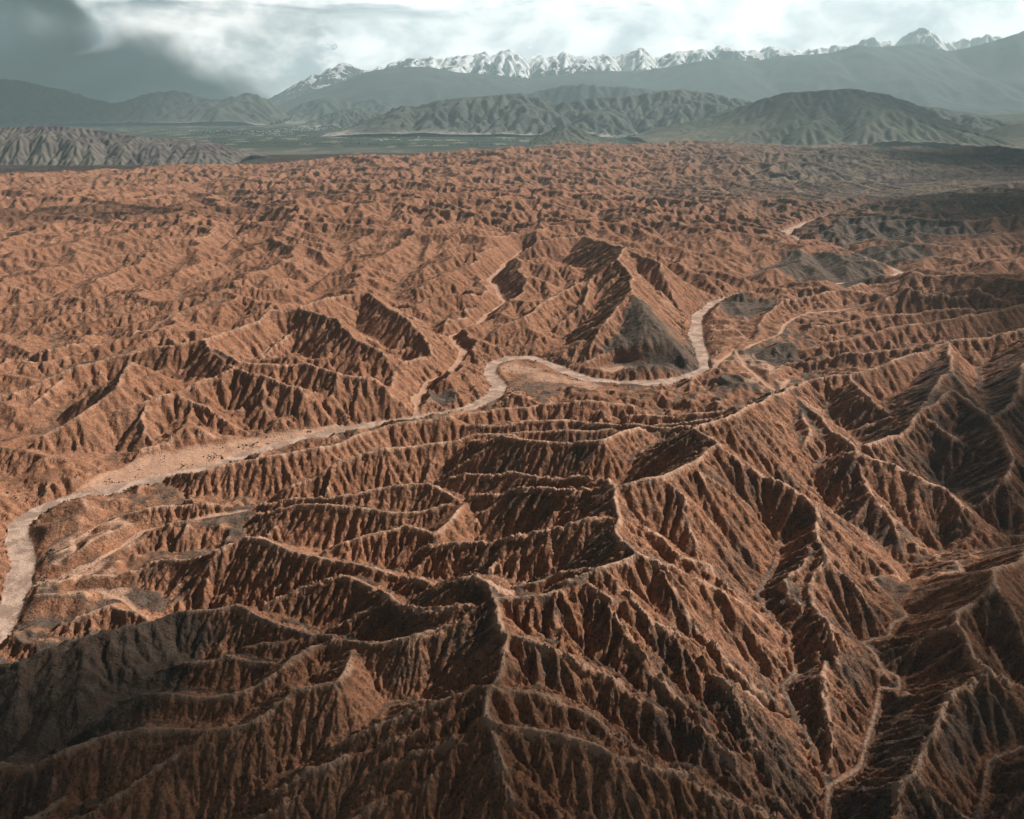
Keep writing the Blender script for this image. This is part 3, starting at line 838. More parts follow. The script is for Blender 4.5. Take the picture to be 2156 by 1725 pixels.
    h = h + rng.random(h.shape).astype(np.float32) * 0.8 * (~base)
    for i in range(3):
        h, Af = lem_step(h, g.dx, base, 0.055, 0.45, 0.0, 2.5, 0.85)
    h = h * ew + bg * (1 - ew)
    # gravel flats fill the bottoms of the washes and the terraces by the river
    flat_r = Zr + 1.2 + np.maximum(0, dr) * 0.035
    terr = D_TERR(g)
    h = np.where(terr > 0, np.maximum(h, flat_r * terr + h * (1 - terr)), h)
    tc = D_TERR(g, (0, 2, 3))
    lumps = 5.0 * np.clip(fbm(g.X, g.Y, 55, 4, 77), -0.2, 1)
    h = h * (1 - tc) + np.minimum(h, flat_r + lumps) * tc
    fw = np.clip((34 - Dw) / 10, 0, 1)
    h = h + np.clip(Zw + 0.6 + np.maximum(0, Dw) * 0.10 - h, 0, 7) * fw
    h = np.where(dr < 0, Zr - 0.6, h)
    h = np.where((Dw < 0) & (dr > 0), np.minimum(h, Zw), h)
    sm = np.zeros(h.shape, np.float32)
    for X_, Y_, z_, rad_, k_ in ((1385, 655, 95, 120, 1.0), (1375, 715, 50, 110, 1.0), (1430, 700, 50, 70, 1.0), (120, 1400, 60, 110, 0.6), (240, 1370, 70, 80, 0.6)):
        p_ = at(X_, Y_, z_)
        sm = np.maximum(sm, k_ * sstep(np.hypot(g.X - p_[0], g.Y - p_[1]), rad_, rad_ * 0.5))
    sm *= sstep(dr, 5, 30)
    h = h * (1 - sm) + blur(h, 45) * sm
    river = np.clip(-dr / 3 + 0.5, 0, 1).astype(np.float32)
    wash = np.clip(1 - np.maximum(Dw, 0) / np.where((g.Y < 1250) & (g.X > 0), 2.4, 3.5), 0, 1) * np.where((g.Y < 1250) & (g.X > 0), 0.82, 1.0).astype(np.float32)
    return g, h, Af, river, wash, Dr, Dw, mk, terr, tc


TERRACES = [  # pale fans and terraces beside the river (outline in plan)
    D_([(120, 1058, 0), (215, 1003, 0), (320, 968, 0), (420, 946, 0), (520, 928, 0), (620, 912, 0), (720, 896, 0), (740, 905, 0), (600, 940, 0), (520, 962, 0), (430, 985, 0), (260, 1025, 0)]),
    D_([(60, 1350, 0), (40, 1260, 0), (80, 1180, 0), (60, 1120, 0), (150, 1080, 0), (260, 1100, 0), (330, 1130, 0), (250, 1190, 0), (300, 1260, 0), (200, 1300, 0)]),
    D_([(1062, 835, 0), (1066, 800, 0), (1044, 770, 0), (1080, 758, 0), (1120, 758, 0), (1165, 774, 0), (1215, 798, 0), (1300, 815, 0), (1440, 812, 0), (1330, 832, 0), (1200, 838, 0)]),
    D_([(1220, 780, 0), (1300, 790, 0), (1450, 785, 0), (1430, 770, 0), (1300, 765, 0)]),
    D_([(1490, 780, 0), (1490, 730, 0), (1480, 690, 0), (1540, 700, 0), (1640, 790, 0), (1680, 830, 0), (1560, 830, 0)]),
]

TERRACES = [place(p) for p in TERRACES]


def D_TERR(g, n_=99):
    out = np.zeros(g.X.shape, np.float32)
    for poly in (TERRACES if n_ == 99 else [TERRACES[i] for i in n_]):
        inside = np.zeros(g.X.shape, bool)
        n = len(poly)
        px = np.array([p[0] for p in poly]); py = np.array([p[1] for p in poly])
        ix0 = max(0, int((px.min() - g.x0) / g.dx)); ix1 = min(g.nx, int((px.max() - g.x0) / g.dx) + 2)
        iy0 = max(0, int((py.min() - g.y0) / g.dx)); iy1 = min(g.ny, int((py.max() - g.y0) / g.dx) + 2)
        if ix1 <= ix0 or iy1 <= iy0:
            continue
        x = g.X[iy0:iy1, ix0:ix1]; y = g.Y[iy0:iy1, ix0:ix1]
        ins = np.zeros(x.shape, bool)
        for i in range(n):
            xa, ya, xb, yb = px[i], py[i], px[(i + 1) % n], py[(i + 1) % n]
            c = ((ya > y) != (yb > y)) & (x < (xb - xa) * (y - ya) / (yb - ya + 1e-9) + xa)
            ins ^= c
        out[iy0:iy1, ix0:ix1][ins] = 1
    return blur(out, 5)


# ------------------------------------------------------------------ mesh building
def mesh_from_grid(name, P, attrs, mat, faces_mask=None):
    """P: (ny, nx, 3)"""
    ny, nx = P.shape[:2]
    idx = np.arange(ny * nx, dtype=np.int32).reshape(ny, nx)
    q = np.stack([idx[:-1, :-1], idx[:-1, 1:], idx[1:, 1:], idx[1:, :-1]], -1).reshape(-1, 4)
    if faces_mask is not None:
        q = q[faces_mask.ravel()]
    used, inv = np.unique(q, return_inverse=True)
    inv = inv.reshape(-1, 4).astype(np.int32)
    V = P.reshape(-1, 3)[used].astype(np.float32)
    me = bpy.data.meshes.new(name)
    me.vertices.add(len(V))
    me.vertices.foreach_set('co', V.ravel())
    me.loops.add(inv.size)
    me.loops.foreach_set('vertex_index', inv.ravel())
    me.polygons.add(len(inv))
    me.polygons.foreach_set('loop_start', np.arange(0, inv.size, 4, dtype=np.int32))
    me.polygons.foreach_set('loop_total', np.full(len(inv), 4, np.int32))
    me.polygons.foreach_set('use_smooth', np.ones(len(inv), bool))
    for k, v in attrs.items():
        at_ = me.attributes.new(k, 'FLOAT', 'POINT')
        at_.data.foreach_set('value', v.reshape(-1)[used].astype(np.float32))
    me.update(calc_edges=True)
    me.materials.append(mat)
    o = bpy.data.objects.new(name, me)
    COL.objects.link(o)
    return o


def mat_new(name):
    m = bpy.data.materials.new(name)
    m.use_nodes = True
    return m, NT(m.node_tree)


def badlands_material():
    m, N = mat_new('badland_clay')
    out = N.n('ShaderNodeOutputMaterial')
    bs = N.n('ShaderNodeBsdfPrincipled', i={'Roughness': 0.95, 'Specular IOR Level': 0.1})
    geo = N.n('ShaderNodeNewGeometry')
    pos = geo.outputs['Position']
    def attr(nm): return N.n('ShaderNodeAttribute', attribute_name=nm).outputs['Fac']
    wash, veg, river, purple, scr = attr('wash'), attr('veg'), attr('river'), attr('purple'), attr('scrub')
    n1 = N.noise(pos, 0.006, 5, 0.55)
    n2 = N.noise(pos, 0.05, 6, 0.6)
    n3 = N.noise(pos, 0.45, 6, 0.65)
    # bedding in the clay: thin darker and paler layers, slightly tilted
    sp = N.n('ShaderNodeSeparateXYZ', i={0: pos})
    zz = N.math('ADD', N.math('ADD', sp.outputs[2], N.math('MULTIPLY', sp.outputs[0], 0.03)), N.math('MULTIPLY', n2, 6.0))
    bed = N.noise(N.comb(0.0, 0.0, N.math('MULTIPLY', zz, 0.22)), 1.0, 5, 0.7)
    c = N.mix(N.ramp(n1, 0.35, 0.65), (0.300, 0.128, 0.064), (0.385, 0.182, 0.102))
    c = N.mix(N.math('MULTIPLY', N.ramp(bed, 0.42, 0.60), 0.75), c, (0.215, 0.092, 0.050))
    c = N.mix(N.math('MULTIPLY', N.ramp(n3, 0.4, 0.68), 0.35), c, (0.42, 0.235, 0.155))
    # grey-brown scrub and weathered crust on gentler ground
    vegc = N.mix(N.ramp(n2, 0.35, 0.65), (0.078, 0.057, 0.043), (0.145, 0.105, 0.080))
    vm = N.ramp(N.math('ADD', veg, N.math('MULTIPLY', N.math('SUBTRACT', n3, 0.5), 1.3)), 0.35, 0.60)
    c = N.mix(vm, c, vegc)
    # pale sand in the washes
    wm = N.ramp(N.math('ADD', wash, N.math('MULTIPLY', N.math('SUBTRACT', n3, 0.5), 0.7)), 0.35, 0.62)
    c = N.mix(wm, c, N.mix(n2, (0.41, 0.225, 0.145), (0.53, 0.32, 0.22)))
    # far eastern country: violet-grey and ochre
    pc = N.mix(N.ramp(N.noise(pos, 0.0022, 6, 0.62), 0.42, 0.58), (0.062, 0.048, 0.052), (0.165, 0.128, 0.092))
    pc = N.mix(N.ramp(n2, 0.5, 0.75), pc, (0.30, 0.23, 0.16))
    c = N.mix(purple, c, pc)
    # rills: fine vertical streaks where rain ran down the walls
    vs_ = N.n('ShaderNodeVectorMath', operation='MULTIPLY', i={0: pos, 1: (0.42, 0.42, 0.035)})
    rill = N.noise(vs_.outputs[0], 1.0, 4, 0.6, 0.3)
    c = N.mix(N.math('MULTIPLY', N.ramp(rill, 0.50, 0.66), N.math('MULTIPLY', N.math('SUBTRACT', 1.0, wash), 0.72)), c, (0.085, 0.048, 0.032))
    vs2 = N.n('ShaderNodeVectorMath', operation='MULTIPLY', i={0: pos, 1: (0.060, 0.060, 0.007)})
    rill2 = N.noise(vs2.outputs[0], 1.0, 3, 0.55, 0.4)
    c = N.mix(N.math('MULTIPLY', N.ramp(rill2, 0.46, 0.62), N.math('MULTIPLY', N.math('SUBTRACT', 1.0, N.math('MAXIMUM', wash, river)), 0.45)), c, (0.115, 0.062, 0.040))
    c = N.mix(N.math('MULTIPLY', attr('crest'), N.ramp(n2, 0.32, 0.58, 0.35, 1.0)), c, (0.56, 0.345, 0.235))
    # low scrub bushes as small dark dots
    vor = N.n('ShaderNodeTexVoronoi', i={'Scale': 0.33, 'Randomness': 1.0})
    N.t.links.new(pos, vor.inputs['Vector'])
    sc = N.n('ShaderNodeSeparateColor', i={0: vor.outputs['Color']})
    dot = N.math('MULTIPLY', N.ramp(vor.outputs['Distance'], 0.26, 0.42, 1.0, 0.0),
                 N.ramp(N.math('SUBTRACT', scr, sc.outputs[0]), -0.05, 0.05))
    c = N.mix(N.math('MULTIPLY', dot, 0.65), c, (0.035, 0.032, 0.026))
    # river gravel
    vr = N.n('ShaderNodeVectorMath', operation='MULTIPLY', i={0: pos, 1: (0.032, 0.036, 0.0)})
    n4 = N.noise(vr.outputs[0], 1.0, 6, 0.6, 0.8)
    rc = N.mix(N.ramp(n4, 0.38, 0.60), (0.50, 0.345, 0.265), (0.29, 0.195, 0.148))
    c = N.mix(river, c, rc)
    N.t.links.new(c, bs.inputs['Base Color'])
    b0 = N.n('ShaderNodeBump', i={'Strength': 0.7, 'Distance': 1.6, 'Height': rill})
    b0 = N.n('ShaderNodeBump', i={'Strength': N.math('SUBTRACT', 0.75, N.math('MULTIPLY', 0.7, N.math('MAXIMUM', wash, river))), 'Distance': 7.0, 'Height': rill2, 'Normal': b0.outputs[0]})
    b1 = N.n('ShaderNodeBump', i={'Strength': 0.45, 'Distance': 1.0, 'Height': n3, 'Normal': b0.outputs[0]})
    b2 = N.n('ShaderNodeBump', i={'Strength': 0.6, 'Distance': 3.0, 'Height': N.noise(pos, 0.16, 5, 0.6), 'Normal': b1.outputs[0]})
    b3 = N.n('ShaderNodeBump', i={'Strength': 0.5, 'Distance': 1.2, 'Height': bed, 'Normal': b2.outputs[0]})
    N.t.links.new(b3.outputs[0], bs.inputs['Normal'])
    N.t.links.new(bs.outputs[0], out.inputs[0])
    return m


def build_badlands():
    cg, ch, cA, ceast = coarse_terrain()
    Dc, Zc = near_line(cg, RIVER, 700)
    Dc = np.minimum(Dc, 700)
    fg, fh, fA, friv, fwash, fDr, fDw, fmk, fterr, ffan = fine_terrain(cg, ch, Dc)
    # polar net round the viewpoint's side of the block: rows at log distance
    r1 = 330 * (3600 / 330.) ** np.linspace(0, 1, 1000, endpoint=False)
    r2 = 3600 * (12400 / 3600.) ** np.linspace(0, 1, 560)
    rr = np.concatenate([r1, r2])
    ph_max = np.radians(np.interp(np.log(rr), np.log([330, 800, 4000, 12400]), [50, 42, 35, 33]))
    t_in = np.linspace(-1, 1, 800)
    t_out = np.linspace(0, 1, 26)[1:] ** 1.5
    ph = np.concatenate([(-ph_max[:, None] - (radians(80) - ph_max[:, None]) * t_out[::-1]), ph_max[:, None] * t_in[None, :],
                         (ph_max[:, None] + (radians(80) - ph_max[:, None]) * t_out)], 1)
    x = (rr[:, None] * np.sin(ph)).astype(np.float32)
    y = (rr[:, None] * np.cos(ph)).astype(np.float32)
    infine = (x > fg.xs[0] + 10) & (x < fg.xs[-1] - 10) & (y > fg.ys[0] + 10) & (y < fg.ys[-1] - 10)
    e_ = np.minimum(np.minimum(x - fg.xs[0], fg.xs[-1] - x), np.minimum(y - fg.ys[0], fg.ys[-1] - y))
    fwt = sstep(e_, 10, 120)

    cfx, cfy = warp(cg, Dc, x, y)

    def both(cgrid, fgrid):
        a = bspl(cgrid, cfx, cfy)
        b = bspl(fgrid, *fg.fxy(x, y))
        return a * (1 - fwt) + b * fwt
    hs_ = sharp(ch)
    hs_ = hs_ + 0.55 * (hs_ - blur(ch, 16)) * sstep(np.hypot(cg.X, cg.Y), 2800, 5000)
    z = both(hs_.astype(np.float32), sharp(fh))
    gyc, gxc = np.gradient(blur(ch, 1), cg.dx)
    gyf, gxf = np.gradient(blur(fh, 5), fg.dx)
    gx = both(gxc.astype(np.float32), gxf.astype(np.float32))
    gy = both(gyc.astype(np.float32), gyf.astype(np.float32))
    slope = np.hypot(gx, gy)
    river = bspl(friv, *fg.fxy(x, y)) * fwt
    wash = bspl(fwash, *fg.fxy(x, y)) * fwt
    terr = bspl(fterr, *fg.fxy(x, y)) * fwt
    fDr_ = bspl(np.minimum(fDr, 500), *fg.fxy(x, y)) * fwt + 500 * (1 - fwt)
    # far river: carve from its line outside the fine sheet
    dc = bspl(Dc, *cg.fxy(x, y))
    zc = bilin(Zc, *cg.fxy(x, y))
    farriv = sstep(dc, 34, 22) * (1 - fwt)
    z = np.where((dc < 36) & (fwt < 0.5), np.minimum(z, zc + np.maximum(0, dc - 24) * 0.9), z)
    river = np.maximum(river, farriv)
    r_ = np.hypot(x, y)
    az = np.arctan2(x, y)
    east = bspl(ceast.astype(np.float32), *cg.fxy(x, y))
    # smooth, scrub-covered hills
    soft = np.zeros(x.shape, np.float32)
    for X, Y, zz, rad in ((60, 1420, 60, 130), (190, 1390, 70, 120), (300, 1330, 75, 70), (1385, 655, 95, 140), (1375, 725, 50, 140), (1430, 700, 50, 90), 
                          (1560, 810, 20, 60), (1620, 745, 20, 90), (1580, 640, 30, 130), (930, 840, 10, 35), (1750, 560, 40, 260),
                          (1900, 480, 60, 420), (1870, 520, 60, 200)):
        p = at(X, Y, zz)
        d = np.hypot(x - p[0], y - p[1])
        soft = np.maximum(soft, sstep(d + 0.35 * rad * fbm(x, y, rad * 0.5, 3, int(X)), rad, rad * 0.55))
    gul = sstep(slope, 0.12, 0.42) * (1 - 0.45 * soft) * (1 - 0.5 * east)
    gul *= (1 - sstep(river + wash * 1.5 + terr, 0.1, 0.6))
    # distance-dependent finest wave the net can carry
    cell = r_ * 2 * radians(36) / 830 * 1.0
    dz = np.zeros_like(z)
    GX, GY = gx.copy(), gy.copy()
    for lam, amp, sd in ((64.0, 9.0, 1), (30.0, 4.6, 2), (17.0, 3.0, 3), (8.6, 1.9, 4), (4.8, 0.8, 5)):
        ok = sstep(lam / cell, 2.6, 4.5)
        if lam == 64.0:
            ok = ok * (0.15 + 0.85 * (1 - fwt))
        if lam == 30.0:
            ok = ok * np.maximum(0.35 + 0.65 * (1 - fwt), sstep(r_, 1100, 1700))
        rows = np.where(ok.max(1) > 0)[0]
        if len(rows) == 0:
            continue
        s_ = slice(rows[0], rows[-1] + 1)
        c, dx_, dy_ = flutes(x[s_], y[s_], GX[s_], GY[s_], lam, sd * 100)
        a_ = amp * gul[s_] * ok[s_] * np.clip(0.85 + 0.75 * fbm(x[s_], y[s_], lam * 7, 2, sd + 50), 0.15, 1.6)
        # sharp gully bottoms, blunter ribs
        prof = 1 - 2 * np.abs(np.arccos(np.clip(c, -1, 1)) / pi)
        hgt = 0.55 * c + 0.45 * prof
        dz[s_] += a_ * (hgt - 0.35)
        kf = 2 * pi / lam
        GX[s_] += a_ * dx_ * kf * 0.8
        GY[s_] += a_ * dy_ * kf * 0.8
    rough = 0.3 * fbm(x, y, 16, 3, 90) * (1 - 0.8 * sstep(river, 0.2, 0.6))
    z = z + dz + rough * np.clip(1.5 - r_ / 4000, 0, 1)
    ch_ = fbm(x, y * 0.5, 26, 3, 95)
    z = z - river * (0.5 + 0.4 * ch_)
    # beyond the rim the ground sinks under the plain
    ye = y_edge(x, y)
    z = np.where(r_ > ye, np.minimum(z, PLAIN_Z + 120), z)
    z = z - sstep(r_, 11900, 12400) * 160
    # ground cover masks
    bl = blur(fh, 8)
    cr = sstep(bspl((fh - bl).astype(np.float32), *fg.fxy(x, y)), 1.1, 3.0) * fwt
    veg = soft * (0.55 + 0.35 * sstep(slope, 0.85, 0.5)) + 0.42 * sstep(slope, 0.42, 0.12) + 0.22 * fbm(x, y, 240, 4, 130) + 0.28 * fbm(x, y, 34, 4, 131)
    veg = veg + 0.30 * east
    # the shaded, north-facing clay keeps more scrub
    aspect = (gx * 0.55 - gy * 0.2) / (slope + 0.05)
    veg = veg + 0.10 * aspect
    near_s = sstep(x * 0.35 - (y - 1400), -350, 250) * (1 - 0.5 * sstep(cr, 0.2, 0.8))
    veg = veg + near_s * (0.13 + 0.20 * sstep(slope, 0.4, 0.7)) + 0.10 * sstep(az, 0.15, 0.45)
    purple = sstep(az + 0.12 * fbm(x, y, 900, 4, 140), 0.10, 0.40) * sstep(r_, 3300, 7500)
    purple = np.maximum(purple, sstep(r_ + 900 * fbm(x, y, 1300, 3, 150), 8200, 11500) * sstep(az, -0.1, 0.2) * 0.8)
    bank = sstep(fDr_, 60, 24) * (1 - sstep(river, 0.1, 0.5))
    scrub = 0.42 + 0.30 * soft + 0.45 * fbm(x, y, 70, 4, 160) + 0.15 * sstep(aspect, 0.1, 0.5) + 0.5 * bank * sstep(fbm(x, y, 120, 2, 161), -0.1, 0.4)
    scrub = np.clip(scrub, 0, 0.95) * (1 - sstep(river, 0.1, 0.5)) * np.clip(2.0 - r_ / 2500, 0, 1)
    fan = bspl(ffan, *fg.fxy(x, y)) * fwt * (x < -250)
    kp = at(1052, 1222, 152)
    knob = sstep(np.hypot(x - kp[0], (y - kp[1])) + 6 * fbm(x, y, 12, 2, 175), 20, 9)
    washm = np.maximum(wash, fan * np.clip(0.85 + 0.5 * fbm(x, y, 50, 3, 171), 0, 0.95))
    washm = np.maximum(washm, terr * np.clip(0.42 + 0.7 * fbm(x, y, 60, 4, 170), 0, 0.9) * sstep(slope, 0.35, 0.15))
    Adr = bspl(np.log10(fA + 10).astype(np.float32), *fg.fxy(x, y)) * fwt
    washm = np.maximum(washm, knob * 0.95)
    washm = np.maximum(washm, sstep(Adr, 3.6, 4.8) * 0.50)
    P = np.stack([x, y, z], -1)
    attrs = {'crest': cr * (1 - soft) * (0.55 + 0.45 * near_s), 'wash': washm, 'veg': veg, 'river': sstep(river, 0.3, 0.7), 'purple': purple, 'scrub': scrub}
    mat = badlands_material()
    rf = river[:-1, :-1] + river[1:, 1:] + river[1:, :-1] + river[:-1, 1:]
    isr = rf > 2.0
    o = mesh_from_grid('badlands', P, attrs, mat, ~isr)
    o['kind'] = 'structure'
    o['label'] = 'orange clay badlands of sharp fluted ridges and dry gullies'
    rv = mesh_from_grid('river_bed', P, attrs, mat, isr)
    rv['kind'] = 'structure'
    rv['label'] = 'pale dry gravel river bed winding between the badland ridges'
    return fg, fh, fDr, fterr, friv


FINE = build_badlands()


# ------------------------------------------------------------------ mountains
def rock_material(name, lo, hi, crest, snow=None, snow_z=0.0, pale=None):
    m, N = mat_new(name)
    out = N.n('ShaderNodeOutputMaterial')
    bs = N.n('ShaderNodeBsdfPrincipled', i={'Roughness': 0.95, 'Specular IOR Level': 0.1})
    pos = N.n('ShaderNodeNewGeometry').outputs['Position']
    nrm = N.n('ShaderNodeNewGeometry').outputs['Normal']
    n1 = N.noise(pos, 0.0006, 7, 0.62)
    n2 = N.noise(pos, 0.006, 6, 0.65)
    c = N.mix(N.ramp(n1, 0.38, 0.62), lo, hi)
    c = N.mix(N.math('MULTIPLY', N.ramp(n2, 0.45, 0.65), 0.6), c, crest)
    if pale:
        fa = N.n('ShaderNodeAttribute', attribute_name='fan').outputs['Fac']
        c = N.mix(N.math('MULTIPLY', fa, N.ramp(n2, 0.35, 0.55)), c, pale)
    if snow:
        sp = N.n('ShaderNodeSeparateXYZ', i={0: pos})
        sn = N.n('ShaderNodeSeparateXYZ', i={0: nrm})
        lvl = N.math('ADD', sp.outputs[2], N.math('MULTIPLY', N.math('SUBTRACT', n1, 0.5), 3000.0))
        lvl = N.math('ADD', lvl, N.math('MULTIPLY', N.math('SUBTRACT', n2, 0.5), 900.0))
        lvl = N.math('ADD', lvl, N.math('MULTIPLY', N.math('SUBTRACT', N.noise(pos, 0.00023, 2, 0.5), 0.5), 5500.0))
        lvl = N.math('ADD', lvl, N.math('MULTIPLY', N.math('SUBTRACT', sn.outputs[2], 0.76), 4200.0))
        c = N.mix(N.ramp(lvl, snow_z - 60, snow_z + 60), c, snow)
    N.t.links.new(c, bs.inputs['Base Color'])
    b = N.n('ShaderNodeBump', i={'Strength': 0.6, 'Distance': 30.0, 'Height': n2})
    N.t.links.new(b.outputs[0], bs.inputs['Normal'])
    N.t.links.new(bs.outputs[0], out.inputs[0])
    return m


def mountain(name, label, sky_pts, dist, front, back, dx, mat, seed, base_z=PLAIN_Z, K=0.02, Sc=0.75, p=1.0, gully=60.0, gl=500.0, its=8, jag=0.0, its_m=0.45):
    X = np.array([q[0] for q in sky_pts], float)
    P3 = [dirz(a, b, dist) for a, b in sky_pts]
    cx = np.array([q[0] for q in P3]); cz = np.array([q[2] for q in P3])
    g = Grid(max(cx.min(), -48000), min(cx.max(), 48000), dist - front, dist + back, dx)
    yc = dist + front * 0.22 * fbm(g.X, g.X * 0, front * 1.2, 3, seed)
    zc = np.interp(g.X, cx, cz)
    zc = zc + jag * np.abs(fbm(g.X, g.X * 0 + 3, dx * 11, 4, seed + 3)) - jag * 0.4
    yw = g.Y + front * 0.12 * fbm(g.X, g.Y, front * 0.5, 3, seed + 7)
    t = np.where(yw < yc, (yc - yw) / front, (yw - yc) / back)
    t = np.clip(t, 0, 1)
    prof = (1 - t) ** p
    h = base_z + (zc - base_z) * prof
    amp = np.clip(zc - base_z, 0, None)
    h = h + amp * 0.16 * fbm(g.X, g.Y, front * 0.35, 4, seed + 20) * np.clip(t * 6, 0, 1) * np.clip((1 - t) * 3, 0, 1)
    h = np.maximum(h, base_z).astype(np.float32)
    h += np.random.default_rng(seed).random(h.shape).astype(np.float32) * dx * 0.03
    base = np.zeros(h.shape, bool)
    base[0] = base[-1] = True
    base |= (t >= 0.995)
    h = fill_pits(h, base)
    for i in range(its):
        h, A = lem_step(h, dx, base, K, its_m, 0.0, 10.0, Sc)
    col = h.max(0)
    want = np.interp(g.xs, cx, cz)
    ratio = np.clip((want - base_z + 20) / (col - base_z + 20), 0.7, 1.6)
    ratio = np.convolve(np.pad(ratio, 2, mode='edge'), np.ones(5) / 5, 'valid')
    h = (base_z + (h - base_z) * ratio[None, :]).astype(np.float32)
    # finer mesh with gullies cut down the slopes
    gy, gx = np.gradient(blur(h, 1), dx)
    f = 1.55
    nx, ny = int(g.nx * f), int(g.ny * f)
    x, y = np.meshgrid(np.linspace(g.xs[0], g.xs[-1], nx), np.linspace(g.ys[0], g.ys[-1], ny))
    fx, fy = g.fxy(x, y)
    z = bspl(h, fx, fy)
    ggx, ggy = bspl(gx.astype(np.float32), fx, fy), bspl(gy.astype(np.float32), fx, fy)
    sl = np.hypot(ggx, ggy)
    for lam, am in ((gl, gully), (gl * 0.45, gully * 0.42)):
        if lam < dx * 1.8:
            break
        c, a1, a2 = flutes(x.astype(np.float32), y.astype(np.float32), ggx, ggy, lam, seed * 3)
        a = am * np.clip((sl - 0.08) / 0.35, 0, 1)
        z = z + a * (c - 0.4)
        ggx = ggx + a * a1 * 2 * pi / lam * 0.6
        ggy = ggy + a * a2 * 2 * pi / lam * 0.6
    rel = bspl((h - base_z).astype(np.float32), fx, fy)
    edge = np.clip(rel / 40, 0, 1)
    z = z * edge + (base_z - 6) * (1 - edge)
    fan = np.clip(1 - rel / (60 + 160 * (vnoise(x / (gl * 3), y / (gl * 3), seed + 40) * .5 + .5)), 0, 1) * np.clip((0.30 - sl) / 0.15, 0, 1)
    o = mesh_from_grid(name, np.stack([x, y, z], -1), {'fan': fan.astype(np.float32)}, mat)
    o['kind'] = 'structure'
    o['label'] = label
    return o


